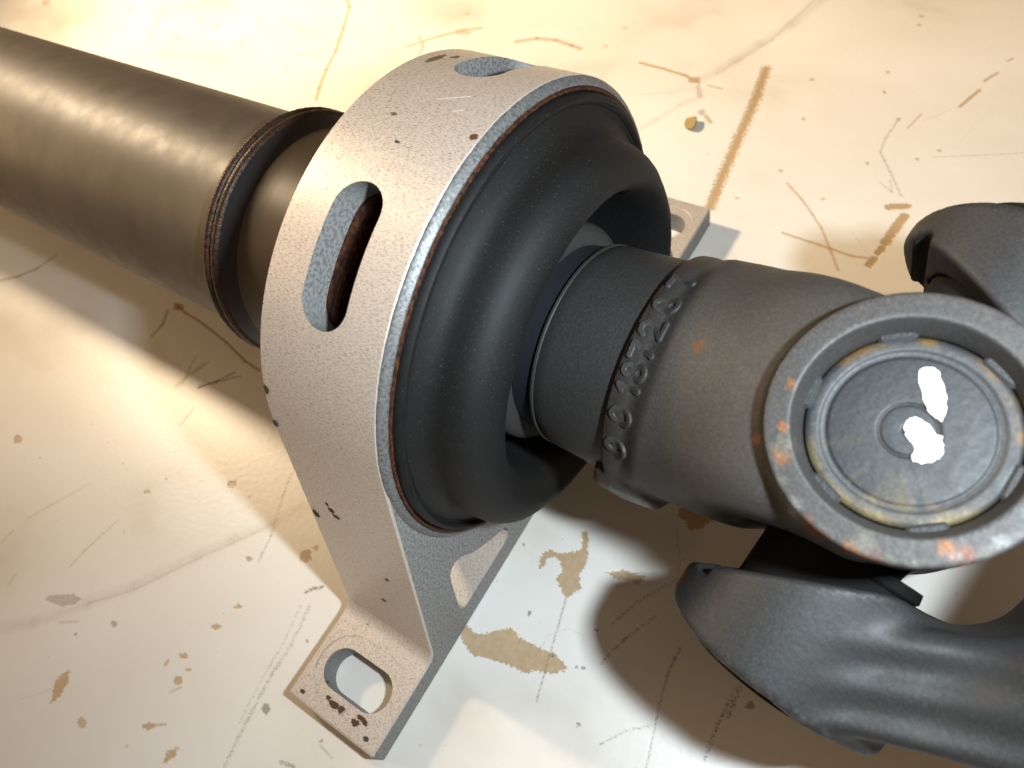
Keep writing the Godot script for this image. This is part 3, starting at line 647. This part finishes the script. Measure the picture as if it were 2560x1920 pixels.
func build_bracket(shaft: Node3D) -> void:
	# prisms stand along +y over the x-z plane; lay turns that axis into the shaft's x, with (x, z) of the outline as (z, y) of the scene
	var lay := Basis(Vector3(0, 0, 1), Vector3(1, 0, 0), Vector3(0, 1, 0))
	var csg := CSGCombiner3D.new(); csg.name = "cutting"; add_child(csg)
	var body := CSGMesh3D.new(); body.name = "body"; body.mesh = prism(bracket_outline(), WIDE, 0.45); body.transform = Transform3D(lay, Vector3(-WIDE, 0, 0) * 0.001)
	csg.add_child(body)
	sub(csg, prism(disc(48.5), WIDE + 4), Transform3D(lay, Vector3(-WIDE - 2, H, 0) * 0.001))
	sub(csg, prism(disc(53.6, 200), 8), Transform3D(lay, Vector3(-4.5, H, 0) * 0.001))
	for side in [1.0, -1.0]:
		# the three-cornered opening between ring, leg and base
		var hole := PackedVector2Array()
		for k in 15:
			var a := lerpf(-0.985, -0.715, k / 14.0)
			hole.append(Vector2(63.0 * cos(a) * side, H + 63.0 * sin(a)))
		for q in [[49.8, 30.2], [52.0, 31.6], [53.9, 31.3], [55.3, 29.6], [56.3, 26.2], [58.1, 18.0], [59.2, 12.6], [59.2, 10.6], [58.4, 9.1], [57.0, 8.66], [37.2, 8.66], [35.6, 9.3], [34.6, 10.8], [34.3, 12.6]]: hole.append(Vector2(q[0] * side, q[1]))
		sub(csg, prism(hole, WIDE + 4), Transform3D(lay, Vector3(-WIDE - 2, 0, 0) * 0.001))
		# the bolt slot through the foot, with a shallow machined seat round it
		sub(csg, prism(stadium(10.7, 5.6), 20), Transform3D(Basis(), Vector3(-15.3, -5, 88.8 * side) * 0.001))
		sub(csg, prism(stadium(8.0, 9.5, 28), 4), Transform3D(Basis(), Vector3(-15.3, BASE - 0.22, 88.6 * side) * 0.001))
		# the long slot through the ring's wall
		var t := deg_to_rad(30.1) if side > 0 else deg_to_rad(-31.6)
		var slot := PackedVector2Array()
		var out := Vector3(0, cos(t), sin(t)); var across := Vector3(0, -sin(t), cos(t))
		for q in stadium(16.9, 5.5): slot.append(q)
		var w := Basis(across, out, across.cross(out))
		sub(csg, prism(slot, 20), Transform3D(w, (Vector3(-15.3, H, 0) + out * 44.0) * 0.001))
	await get_tree().process_frame
	await get_tree().process_frame
	var solid := csg.bake_static_mesh()
	remove_child(csg); csg.free()
	var sorter := func(p: Vector3, n: Vector3) -> int:
		if absf(n.x) > 0.9: return 1
		var r := Vector2(p.y * 1000.0 - H, p.z * 1000.0).length()
		if p.y * 1000.0 > BASE + 3.0 and (r < RING - 0.5 or absf(p.z) * 1000.0 < 61.0 and r > RING + 0.5 and n.y > -0.5 and p.y < 0.033 and Vector2(p.z * signf(p.z), 0).x * 1000.0 < 60.0): return 1
		if p.y * 1000.0 < BASE - 0.6: return 1
		return 0
	put("bearing_bracket", smooth_by_angle(solid, 24.0, sorter), null, shaft)
	var bracket := shaft.get_node("bearing_bracket")
	# grime, rust blots and two fresh scratches on the bracket
	var leg := Vector3(0, 0.26969, 0.96295); var up := Vector3.UP
	for g in [[-21.7, 75.0, 1.3, 1.0, 0], [-17.1, 97.0, 1.6, 0.8, 1], [-14.6, 96.9, 0.9, 0.9, 1], [-19.6, 96.4, 0.7, 0.5, 1], [-8.1, 95.6, 1.7, 0.6, 1], [-9.1, 97.4, 1.2, 0.8, 1], [-6.6, 96.2, 0.7, 0.4, 1], [-4.2, 98.8, 0.8, 0.6, 0], [-27.0, 99.0, 0.8, 0.5, 0], [-22.3, 93.5, 0.5, 0.3, 1]]:
		grime(bracket, Vector3(g[0], BASE, g[1]), up, g[2], g[3], g[4])
	for g in [[-28.6, 52.2, 61.4, 1.0, 1.4, 0], [-21.6, 58.5, 59.6, 0.9, 0.9, 0], [-20.6, 56.9, 60.1, 1.1, 0.6, 0], [-22.4, 60.3, 59.1, 0.5, 0.7, 0], [-29.6, 83.0, 52.9, 0.6, 1.0, 0], [-9.0, 40.0, 64.9, 0.6, 0.4, 1], [-13.3, 26.4, 68.7, 0.7, 0.4, 0]]:
		grime(bracket, Vector3(g[0], g[1], g[2]), leg, g[3], g[4], g[5])
	for g in [[-26.4, -22.0, 0.9, 3.2, 2], [-24.0, -25.6, 0.6, 1.2, 2], [-1.6, 0.3, 0.8, 0.7, 1], [-20.0, 0.0, 0.7, 0.4, 2], [-15.0, 6.0, 0.5, 0.3, 0], [-29.6, 64.0, 0.7, 1.1, 0], [-12.0, -8.4, 3.2, 0.12, 3], [-8.8, -5.0, 1.2, 0.1, 3]]:
		var th := deg_to_rad(g[1]); var out := Vector3(0, cos(th), sin(th))
		grime(bracket, Vector3(g[0], H, 0) + out * (RING - 0.02), out, g[2], g[3], g[4])
	# what the slots and the ring's mouth show of the bearing inside
	on_axis(put("bearing_shell", lathe([[-29.5, 30.7], [-29.5, 47.0], [-28.5, 48.3], [-24, 48.35], [-18.4, 48.35], [-18.0, 47.9], [-18.0, 42.5]], 160), M.rusty, bracket))
	on_axis(put("inner_race", lathe([[-19, 42.0], [-4, 42.0], [-4, 52.0]], 120), M.gloss_rubber, bracket))
	var worn := func(q: Vector3) -> float: return 0.07 * wob2.get_noise_3d(q.x * 2, q.y * 0.9, q.z * 0.9) + 0.10 * wob.get_noise_3d(q.x, q.y * 0.5, q.z * 0.5)
	on_axis(put("rim", lathe([[-1.0, 54.7], [-0.15, 54.85], [0.25, 54.7], [1.05, 53.95], [1.35, 53.6], [1.3, 53.2], [0.9, 53.0], [-4, 53.0]], 300, Vector2.ZERO, worn), M.bare_rim, bracket))
	var ring := [[-4.4, 53.05], [1.2, 53.05], [1.6, 52.85], [1.65, 52.5], [1.3, 52.2], [-3, 52.1]]
	var flaky := func(q: Vector3) -> float: return 0.16 * wob2.get_noise_3d(q.x * 3, q.y * 1.2, q.z * 1.2)
	on_axis(put("bearing_ring", lathe(ring, 300, Vector2.ZERO, flaky), M.rusty, bracket))

# a thin uneven blot that lies on a face of the bracket
func grime(parent: Node, at: Vector3, n: Vector3, along: float, across: float, kind: int) -> void:
	var poly := PackedVector2Array()
	var count := 18 if kind < 3 else 8
	for k in count:
		var d := Vector2.from_angle(TAU * k / count)
		var w := 1.0 + (0.42 * wob2.get_noise_2d(d.x * 1.6 + at.x * 9.0, d.y * 1.6 + at.z * 9.0) + 0.25 * wob2.get_noise_2d(d.x * 4.0 + at.x, d.y * 4.0 + at.z) if kind < 3 else 0.0)
		poly.append(Vector2(d.x * along, d.y * across) * w)
	var o := put(["grime_spot", "rust_blot", "brown_smear", "scratch"][kind], prism(poly, 0.10 if kind < 3 else 0.05), [M.dark_crumb, M.blot, M.smear, M.bright][kind], parent)
	o.transform = Transform3D(Basis(Vector3.RIGHT, n, Vector3.RIGHT.cross(n)) * Basis(Vector3.UP, 0.5 if kind == 3 else 0.0), at * 0.001)

func build_boot(shaft: Node3D) -> void:
	var off := Vector2(0.5, 2.3)
	var p := [[-3.0, 52.0, 0], [1.6, 52.0, 0], [2.5, 51.8, 0], [3.1, 51.3, 0.05], [3.2, 50.6, 0.05], [2.9, 50.1, 0.05], [2.3, 49.75, 0.05], [2.1, 49.3, 0.05], [2.3, 48.8, 0.05], [2.8, 48.0, 0.1], [3.5, 46.9, 0.1], [4.4, 46.0, 0.15], [5.6, 45.3, 0.25], [7.0, 45.0, 0.35], [8.6, 44.9, 0.5], [10.3, 44.7, 0.6], [12.0, 44.2, 0.7], [13.6, 43.2, 0.75], [14.7, 41.9, 0.7], [15.5, 40.4, 0.5], [16.0, 39.0, 0.3], [16.1, 37.7, 0.1], [15.7, 36.5, -0.1], [14.9, 35.6, -0.25], [13.9, 34.8, -0.35], [12.6, 34.2, -0.4], [11.0, 33.5, -0.4], [7.0, 33.3, -0.4], [0.0, 32.8, -0.3], [-8.0, 31.6, 0], [-16.0, 28.6, 0.2], [-22, 24.0, 0.3]]
	var dust := func(q: Vector3, _n: Vector3) -> Color:
		var j := wob.get_noise_3d(q.x * 0.16, q.y * 0.16, q.z * 0.16); var k := wob2.get_noise_3d(q.x * 0.5, q.y * 0.5, q.z * 0.5)
		var c := Color(0.48, 0.475, 0.47) * (1.0 + 0.22 * j)
		# dried mud low in the valley at the top, a chalky bloom on the flank, one ring left by a drop
		var th := atan2(q.z, q.y)
		c = c.lerp(Color(0.95, 0.72, 0.42), clampf(1.0 - absf(th + 0.35) / 0.5, 0.0, 1.0) * clampf(1.0 - absf(q.x - 7.0) / 4.5, 0.0, 1.0) * clampf(0.45 + k, 0.0, 0.8))
		c = c.lerp(Color(0.75, 0.74, 0.72), clampf(0.9 * k - 0.25, 0.0, 0.5) * ramp(3.0, 6.0, q.x))
		var ring := Vector2((th - 0.30) * 42.0, q.x - 14.0).length()
		if absf(ring - 1.5) < 0.5: c = c.lerp(Color(0.62, 0.42, 0.36), 0.55)
		return c
	var sag := func(q: Vector3) -> float: return 0.25 * wob.get_noise_3d(q.x * 0.12, q.y * 0.12, q.z * 0.12)
	on_axis(put("rubber_boot", lathe(p, 224, off, sag, dust), M.rubber, shaft))

func bent(o: Node3D) -> Node3D:
	o.transform = joint
	return o

func build_yoke(shaft: Node3D) -> void:
	# u = 0 is the middle of the universal joint; the boot's end of the yoke lies at u = -81
	bent(put("boot_cuff", lathe(rounded([[-100, 26.6], [-84, 26.4], [-73.6, 25.7], [-72.2, 24.0], [-71.4, 21.6], [-71.5, 20.0]], 2.2, 6), 160), M.cuff, shaft))
	bent(put("seal_ring", lathe([[-73, 21.0], [-71.5, 21.1], [-71.2, 21.55], [-70.6, 21.6], [-68.0, 21.9], [-65.6, 22.3], [-65.5, 21.0]], 160), M.gloss_rubber, shaft))
	var edge := [[-65.6, 21.0], [-65.6, 23.0], [-65.4, 23.25], [-64.95, 23.25], [-64.75, 23.05], [-64.7, 22.6]]
	var grey := func(_p: Vector3, _n: Vector3) -> Color: return Color(0.125, 0.122, 0.12)
	var sleeve := lathe([[-64.9, 22.0], [-64.8, 22.9], [-64.4, 23.15], [-62, 23.3], [-57, 23.5], [-53, 23.7], [-49.5, 23.9], [-47.4, 24.0], [-46, 24.0]], 160, Vector2.ZERO, null, grey)
	bent(put("slip_sleeve", sleeve, M.dark_steel, shaft))
	put("edge_ring", lathe(edge, 160, Vector2.ZERO, null, grey), M.dark_steel, shaft.get_node("slip_sleeve"))
	var yoke := bent(put("shaft_yoke", surface_net(sd_yoke, Vector3(-50, -43, -32), Vector3(22, 43, 32), 0.65, tint_yoke), M.dark_steel, shaft))
	# the raised casting number round the shoulder
	var at := [44.2, 29.6, 18.0, 11.1, 3.0, -6.3, -17.8, -30.8]
	var text := "00187287"
	for i in text.length():
		put("raised_digit", digit(text[i], at[i]), M.dark_steel, yoke)
	# bearing cap and its stakes
	var cap := bent(put("bearing_cap", cap_mesh(), M.dark_steel, shaft))
	for q in [[-6.0, -12.1], [-13.1, -0.5], [-6.5, 11.6], [7.0, 12.1], [13.4, 1.9], [6.9, -11.0]]:
		var a := atan2(q[1], q[0])
		var o := put("stake", prism(PackedVector2Array([Vector2(-1.0, -2.2), Vector2(-0.3, -2.6), Vector2(0.9, -2.5), Vector2(0.9, 2.5), Vector2(-0.2, 2.6), Vector2(-0.7, 2.1), Vector2(-0.9, 0.2)]), 2.2, 0.5), M.stake, yoke)
		o.transform = Transform3D(Basis(Vector3(0, 1, 0), -a), Vector3(13.45 * cos(a), 33.0, 13.45 * sin(a)) * 0.001)
	var blots := [[-1.7, -7.8, -1.7, -8.5, -1.0, -9.1, -0.1, -9.2, 0.7, -8.7, 1.5, -7.5, 2.5, -5.9, 3.1, -4.4, 3.2, -2.6, 2.3, -2.8, 1.1, -3.4, 0.0, -4.9, -1.1, -6.5], [-0.7, -0.3, -0.6, -1.3, 0.1, -2.0, 1.1, -1.9, 2.3, -1.5, 3.2, -0.6, 3.9, -0.6, 4.5, 0.4, 4.8, 1.7, 4.2, 2.9, 3.0, 3.7, 2.0, 3.8, 1.6, 3.1, 1.7, 2.2, 0.9, 1.4, 0.0, 0.9]]
	for b in blots:
		var poly := PackedVector2Array()
		for i in b.size() / 2:
			var s := Vector2(b[2 * i], b[2 * i + 1]); var e := Vector2(b[(2 * i + 2) % b.size()], b[(2 * i + 3) % b.size()])
			for k in 5:
				var q := s.lerp(e, k / 5.0)
				poly.append(q + Vector2(wob2.get_noise_2d(q.x * 3, q.y * 3), wob2.get_noise_2d(q.x * 3 + 9, q.y * 3)) * 0.22)
		var o := put("paint_mark", prism(poly, 0.28, 0.06), M.white_paint, cap)
		o.position = Vector3(0, 34.52, 0) * 0.001
	var cross := bent(put("joint_cross", surface_net(sd_cross, Vector3(-18, -36, -36), Vector3(18, 36, 36), 1.3, func(_p, _n): return Color.WHITE), M.painted_shade, shaft))  # cross and cups get the near-black that paints their shade
	for s in [1.0, -1.0]:
		var cup := put("bearing_cup", lathe([[17.6, 8.0], [17.6, 13.6], [19.4, 13.9], [19.9, 13.5], [20.0, 13.05], [46, 13.05]], 96, Vector2.ZERO, null, func(_p, _n): return Color.WHITE), M.painted_shade, cross)
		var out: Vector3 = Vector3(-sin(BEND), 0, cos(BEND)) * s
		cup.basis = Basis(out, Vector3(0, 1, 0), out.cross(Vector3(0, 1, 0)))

func sd_yoke(p: Vector3) -> float:
	var u := p.x; var av := absf(p.y); var w := p.z
	var rad := sqrt(av * av + w * w); var re := sqrt(u * u + w * w)
	# barrel with the lettered shoulder
	var r := 25.5 + 1.9 * ramp(-42.6, -37.5, u)
	var d := smax(smax(rad - r, -46.9 - u, 0.7), u + 22.0, 4.0)
	d = smax(d, absf(w) - lerpf(28.0, 22.6, ramp(-46.0, -37.0, u)), 4.0)
	# the two arms
	var t := clampf((u + 44.0) / 34.0, 0.0, 1.0)
	var hw := lerpf(23.4, 19.2, t)
	var vo := lerpf(sqrt(maxf(r * r - w * w, 16.0)), 36.2 - 0.006 * w * w, ramp(-43.0, -14.0, u))
	var arm := smax(smax(absf(w) - hw, av - vo, 7.0), smax(-43.5 - u, u - 1.0, 1.0), 3.0)
	d = smin(d, arm, 5.0)
	var ear := smax(re - 18.4, absf(av - 28.0) - 11.0, 0.6)
	d = smin(d, ear, 2.2)
	# a ground lug on the near side of the shoulder
	var lug := Vector3(maxf(absf(u + 43.6) - 3.4, 0.0), p.y - 2.0, w - 22.6)
	d = smin(d, maxf(Vector3(lug.x, lug.y * 0.75, lug.z).length() - 5.2, w - 27.2 + 0.10 * absf(u + 43.0)), 1.2)
	# the fork's gap and the bore
	var gap := (av - 18.5) if u > -4.0 else sqrt((u + 4.0) * (u + 4.0) + av * av) - 18.5
	d = smax(d, -gap, 2.5)
	var bore := 13.45 + maxf(0.0, av - 34.4) * 0.27
	return smax(d, bore - re, 0.35)

const RUST := [[-15.6, 0.1, 0.8, 0], [-12.8, 9.9, 1.5, 0], [-13.0, 8.6, 1.8, 2], [-14.2, 6.3, 0.8, 0], [1.1, 17.9, 1.7, 0], [1.0, 16.6, 1.7, 2], [-4.6, 18.3, 1.4, 1], [-6.2, 17.4, 1.2, 1], [11.1, 13.0, 1.5, 1], [10.0, 13.6, 0.9, 3], [9.1, 13.2, 1.1, 0], [-17.3, 9.0, 0.8, 0], [2.9, 18.4, 1.2, 1], [-8.9, 16.1, 1.3, 3], [4.5, 17.7, 1.1, 2], [7.0, 17.0, 1.0, 3], [13.0, 11.8, 0.9, 2], [-0.5, 18.2, 1.0, 0], [-11.6, 13.6, 1.0, 2], [14.2, 9.8, 1.0, 3]]
const HUES := [Color(0.72, 0.27, 0.06), Color(0.42, 0.10, 0.03), Color(0.32, 0.30, 0.23), Color(0.5, 0.49, 0.47)]

func tint_yoke(p: Vector3, n: Vector3) -> Color:
	var c := Color(0.168, 0.156, 0.148)
	var j := wob.get_noise_3d(p.x * 0.25, p.y * 0.25, p.z * 0.25)
	c = c.lerp(Color(0.165, 0.148, 0.134), clampf(0.4 + 0.6 * j, 0.0, 0.8))
	if p.y > 32.0:
		var a := Vector2(p.x, p.z)
		for q in RUST:
			var d := a.distance_to(Vector2(q[0], q[1])) / float(q[2]) + 0.55 * wob2.get_noise_3d(p.x * 1.4, p.y * 1.4, p.z * 1.4)
			if d < 1.0: c = c.lerp(HUES[q[3]], clampf((1.0 - d) * 2.6, 0.0, 0.95))
		# the rim rubbed bright on its lower side
		var r := a.length()
		if r > 17.3 and p.z > 6.0 and r < 19.2: c = c.lerp(Color(0.34, 0.33, 0.32), clampf(0.15 + 1.1 * wob2.get_noise_3d(p.x * 2, p.y * 2, p.z * 2), 0.0, 0.7) * ramp(6.0, 14.0, p.z))
		if p.y > 38.0 and r > 17.6: c = c.lerp(Color(0.24, 0.22, 0.20), 0.2)
		if r < 15.2 and p.y > 35.0 and r > 13.3: c = c.lerp(Color(0.2, 0.2, 0.2), clampf(0.4 + wob2.get_noise_3d(p.x * 2, 3, p.z * 2), 0.0, 0.7))
	if p.z > 23.0 and p.x < -36.0 and p.x > -52.0 and absf(p.y - 2.0) < 7.0:
		c = c.lerp(Color(0.6, 0.58, 0.55), 0.85 * ramp(25.6, 26.3, p.z + 0.4 * wob2.get_noise_3d(p.x, p.y, p.z)))
	# rust drawn down along the shoulder's edge and a few pin points
	if p.x < -45.6: c = c.lerp(Color(0.16, 0.085, 0.04), clampf(0.45 + j, 0.0, 0.8))
	for q in [Vector3(-33.2, 30.0, -2.1), Vector3(-14.6, 20, 21.1), Vector3(-12.8, 20, 20.6), Vector3(-28, 27, -14)]:
		if p.distance_to(q) < 1.1: c = c.lerp(Color(0.38, 0.16, 0.05), 0.8)
	return c

func cap_mesh() -> ArrayMesh:
	# a pressed steel cap, its face at v = 34.5; turned about x and stood up along v below
	var prof := rounded([[20, 13.3], [34.1, 13.3], [34.55, 13.1], [34.75, 12.6], [34.72, 11.4], [34.42, 11.05], [34.3, 10.4], [34.5, 10.05], [34.55, 4.2], [34.5, 3.9], [34.25, 3.6], [34.5, 3.3], [34.55, 0.9], [34.1, 0.4], [34.1, 0.001]], 0.35, 3)
	var stain := func(p: Vector3, n: Vector3) -> Color:
		var r := Vector2(p.y, p.z).length(); var c := Color(0.085, 0.09, 0.10)
		c = c.lerp(Color(0.10, 0.099, 0.099), clampf(0.5 + 0.5 * wob.get_noise_2d(p.y * 0.3, p.z * 0.3), 0, 1))
		# p.y is -u and p.z is w here: oil and rust run round the lower rim
		var low := ramp(3.5, 9.5, p.z + 0.6 * wob.get_noise_2d(p.y, p.z))
		if r > 9.2: c = c.lerp(Color(0.72, 0.52, 0.18), low * 0.7 * clampf(0.05 + 0.7 * wob.get_noise_2d(p.y * 0.5, p.z * 0.5) + (0.55 if r > 12.0 else 0.0), 0.0, 0.9))
		if r > 12.3 and p.z < -3.0: c = c.lerp(Color(0.45, 0.24, 0.04), clampf(0.4 + wob.get_noise_2d(p.y * 0.4, p.z * 0.4 + 20), 0.0, 0.85))
		if r > 10.6 and r < 12.0: c = c.lerp(Color(0.3, 0.3, 0.3), 0.4)
		return c
	var m := lathe(prof, 120, Vector2.ZERO, null, stain)
	# turn x into v
	var arr := m.surface_get_arrays(0)
	var V: PackedVector3Array = arr[Mesh.ARRAY_VERTEX]; var Nn: PackedVector3Array = arr[Mesh.ARRAY_NORMAL]
	for i in V.size():
		V[i] = Vector3(-V[i].y, V[i].x, V[i].z); Nn[i] = Vector3(-Nn[i].y, Nn[i].x, Nn[i].z)
	arr[Mesh.ARRAY_VERTEX] = V; arr[Mesh.ARRAY_NORMAL] = Nn
	var out := ArrayMesh.new(); out.add_surface_from_arrays(Mesh.PRIMITIVE_TRIANGLES, arr)
	return out

const STROKES := {
	"1": [[-0.8, 1.3, 0.2, 2.2, 0.2, -2.2]],
	"7": [[-1.3, 2.2, 1.3, 2.2, 0.2, 0.1, -0.3, -2.2]],
	"2": [[-1.2, 1.4, -0.6, 2.2, 0.5, 2.3, 1.2, 1.5, 0.9, 0.4, -1.3, -2.2, 1.4, -2.2]],
}

const LOOPS := {"0": [[0.0, 1.25, 2.1]], "8": [[1.15, 0.95, 1.05], [-1.15, 1.15, 1.15]]}

# one cast digit: a rounded ridge that follows the shoulder, reading across the bench with its top towards the boot
func digit(ch: String, deg: float) -> ArrayMesh:
	var P := PackedVector3Array(); var Nn := PackedVector3Array(); var I := PackedInt32Array(); var C := PackedColorArray()
	var nx := 33; var ny := 45
	var strokes: Array = STROKES[ch] if STROKES.has(ch) else []
	for loop in LOOPS.get(ch, []):
		var l := []
		for k in 17: l.append_array([loop[1] * sin(TAU * k / 16), loop[0] + loop[2] * cos(TAU * k / 16)])
		strokes = strokes + [l]
	var r0 := 25.3
	var height := func(x: float, y: float) -> float:
		var best := 9.0
		for line in strokes:
			for k in line.size() / 2 - 1:
				var a := Vector2(line[2 * k], line[2 * k + 1]); var ab := Vector2(line[2 * k + 2], line[2 * k + 3]) - a
				var t := clampf((Vector2(x, y) - a).dot(ab) / ab.length_squared(), 0, 1)
				best = minf(best, Vector2(x, y).distance_to(a + ab * t))
		return -0.6 + 1.85 * (1.0 - ramp(0.40, 1.30, best)) - 0.05 * y * 0
	var place := func(x: float, y: float) -> Vector3:
		var r: float = r0 + height.call(x, y) + 1.4 * ramp(0.5, -3.0, y)
		var t := deg_to_rad(deg) - x / 26.0
		return Vector3(-43.2 - y, r * cos(t), r * sin(t))
	for j in ny:
		for i in nx:
			var x := lerpf(-2.6, 2.6, i / (nx - 1.0)); var y := lerpf(-3.5, 3.5, j / (ny - 1.0))
			var p: Vector3 = place.call(x, y)
			var du: Vector3 = place.call(x + 0.08, y) - place.call(x - 0.08, y); var dv: Vector3 = place.call(x, y + 0.08) - place.call(x, y - 0.08)
			P.append(p); Nn.append(du.cross(dv).normalized() * signf(du.cross(dv).dot(Vector3(0, p.y, p.z)))); C.append(Color(0.16, 0.153, 0.148))
	for j in ny - 1:
		for i in nx - 1:
			var a := j * nx + i
			I.append_array([a, a + 1, a + nx, a + 1, a + nx + 1, a + nx])
	return commit(P, Nn, I, C)

const BEND := 0.157

func sd_cross(p: Vector3) -> float:
	var q := Vector3(p.x * cos(BEND) + p.z * sin(BEND), p.y, -p.x * sin(BEND) + p.z * cos(BEND))
	var d := p.length() - 15.5
	d = smin(d, smax(sqrt(p.x * p.x + p.z * p.z) - 9.5, absf(p.y) - 33.0, 1.0), 6.0)
	return smin(d, smax(sqrt(q.x * q.x + q.y * q.y) - 9.5, absf(q.z) - 33.0, 1.0), 6.0)

func sd_flange(p: Vector3) -> float:
	# p.x along the yoke's own axis, p.z along its bearing bores
	var x := p.x; var v := p.y; var q := absf(p.z)
	var re := sqrt(x * x + v * v)
	var ear := smax(re - 20.8, maxf(q - (44.2 if p.z > 0.0 else 41.5), 20.0 - q), 1.6)
	ear = smax(ear, ((q - (41.8 if p.z > 0.0 else 39.5)) - (x + 20.5) * 0.25) * 0.96, 1.2)
	ear = smax(ear, (25.0 - 0.52 * x - q) * 0.887, 1.0)
	# arm: from the ear down to the hub, ribbed along its length by the forging
	var ax := Vector2(0.8836, -0.4683); var o := Vector2(x - 16.0, q - 31.2)
	var along := o.dot(ax); var off := o.dot(Vector2(-ax.y, ax.x))
	var wide := lerpf(17.0, 20.0, clampf((along + 20.0) / 50.0, 0.0, 1.0)) + 0.38 * sin(off * 0.95 + 0.6 + 0.05 * along) - 0.05 * off
	var arm := smax(smax(absf(off) - 8.8, absf(v) - wide, 3.0), smax(-24.0 - along, along - 32.0, 2.0), 3.0)
	arm = smax(arm, re - 20.8 if x < 0.0 else -99.0, 1.0)
	arm = smax(arm, maxf(q - (44.2 if p.z > 0.0 else 41.5), ((q - (41.8 if p.z > 0.0 else 39.5)) - (x + 20.5) * 0.25) * 0.96), 2.5)
	var d := smin(ear, arm, 2.5)
	var rad := sqrt(v * v + p.z * p.z)
	var hub := smax(rad - 31.0, smax(28.0 - x, x - 110.0, 1.0), 6.0)
	d = smin(d, hub, 9.0)
	var flare := smax(rad - 40.0, absf(x - 62.0) - 5.0, 3.0)
	d = smin(d, flare, 6.0)
	# spot-faced seats inside the ears, the bores, the notch at the bore's lip
	d = smax(d, -smax(re - 14.4, q - 31.0, 0.5), 0.6)
	d = smax(d, 13.2 - re if x < 20.0 else -99.0, 0.4)
	var notch := Vector2(x + 16.2, q - 33.6).length() - 1.5
	return smax(d, -notch, 0.4)

func tint_flange(p: Vector3, n: Vector3) -> Color:
	var j := wob.get_noise_3d(p.x * 0.2, p.y * 0.2, p.z * 0.2)
	var c := Color(0.108, 0.109, 0.114).lerp(Color(0.12, 0.114, 0.11), clampf(0.4 + 0.6 * j, 0.0, 0.8))
	var k := wob2.get_noise_3d(p.x * 1.1, p.y * 1.1, p.z * 1.1)
	if p.z > 0.0:
		# rust on the tip and in chips along the outer edge
		for q in [Vector3(-20.3, 4.0, 40.0), Vector3(-19.6, 7.0, 38.5), Vector3(-19.9, 6.0, 41.0), Vector3(-9.5, 13, 43.4), Vector3(-7.5, 14, 43.8), Vector3(-5.0, 15, 44.0)]:
			var d := p.distance_to(q) / 2.6 + 0.5 * k
			if d < 1.0: c = c.lerp(Color(0.72, 0.25, 0.05), clampf((1.0 - d) * 2.2, 0.0, 0.95))
		if p.z > 42.6 and p.x > -6.0 and p.x < 14.0: c = c.lerp(Color(0.3, 0.29, 0.27), clampf(0.1 + 1.2 * k, 0.0, 0.6))
	else:
		if Vector2(p.x, p.y).length() < 14.2: c = c.lerp(Color(0.34, 0.16, 0.06), clampf(0.45 + k, 0.0, 0.85))
		if p.x < -17.0: c = c.lerp(Color(0.22, 0.13, 0.06), clampf(0.2 + k, 0.0, 0.6))
		for q in [Vector3(2, 17, -43), Vector3(2, 15, -37)]:
			if p.distance_to(q) < 0.9: c = c.lerp(Color(0.45, 0.2, 0.06), 0.8)
	return c

func build_flange_yoke(shaft: Node3D) -> void:
	var yoke := put("flange_yoke", surface_net(sd_flange, Vector3(-24, -42, -50), Vector3(74, 42, 50), 0.9, tint_flange), M.dark_steel, shaft)
	yoke.transform = joint * Transform3D(Basis(Vector3(cos(BEND), 0, sin(BEND)), Vector3(0, 1, 0), Vector3(-sin(BEND), 0, cos(BEND))), Vector3.ZERO)

# ---------------------------------------------------------------- loose things on the bench

func chip(called: String, at: Vector2, size: Vector3, turn: float, tilt: float, material: Material) -> MeshInstance3D:
	var poly := PackedVector2Array()
	for k in 9: poly.append(Vector2(cos(TAU * k / 9) * size.x, sin(TAU * k / 9) * size.z) * rng.randf_range(0.7, 1.15))
	var o := put(called, prism(poly, size.y, size.y * 0.25), material, self)
	o.transform = Transform3D(Basis(Vector3.UP, turn) * Basis(Vector3.BACK, tilt), Vector3(at.x, sin(absf(tilt)) * size.x, at.y) * 0.001)
	return o

func build_crumbs() -> void:
	tag(chip("paint_flake", Vector2(-28.5, -147.5), Vector3(3.1, 0.9, 4.2), 0.5, 0.35, M.ochre_flake), "curled ochre paint flake lying on the bench beyond the rubber boot", "paint flake")
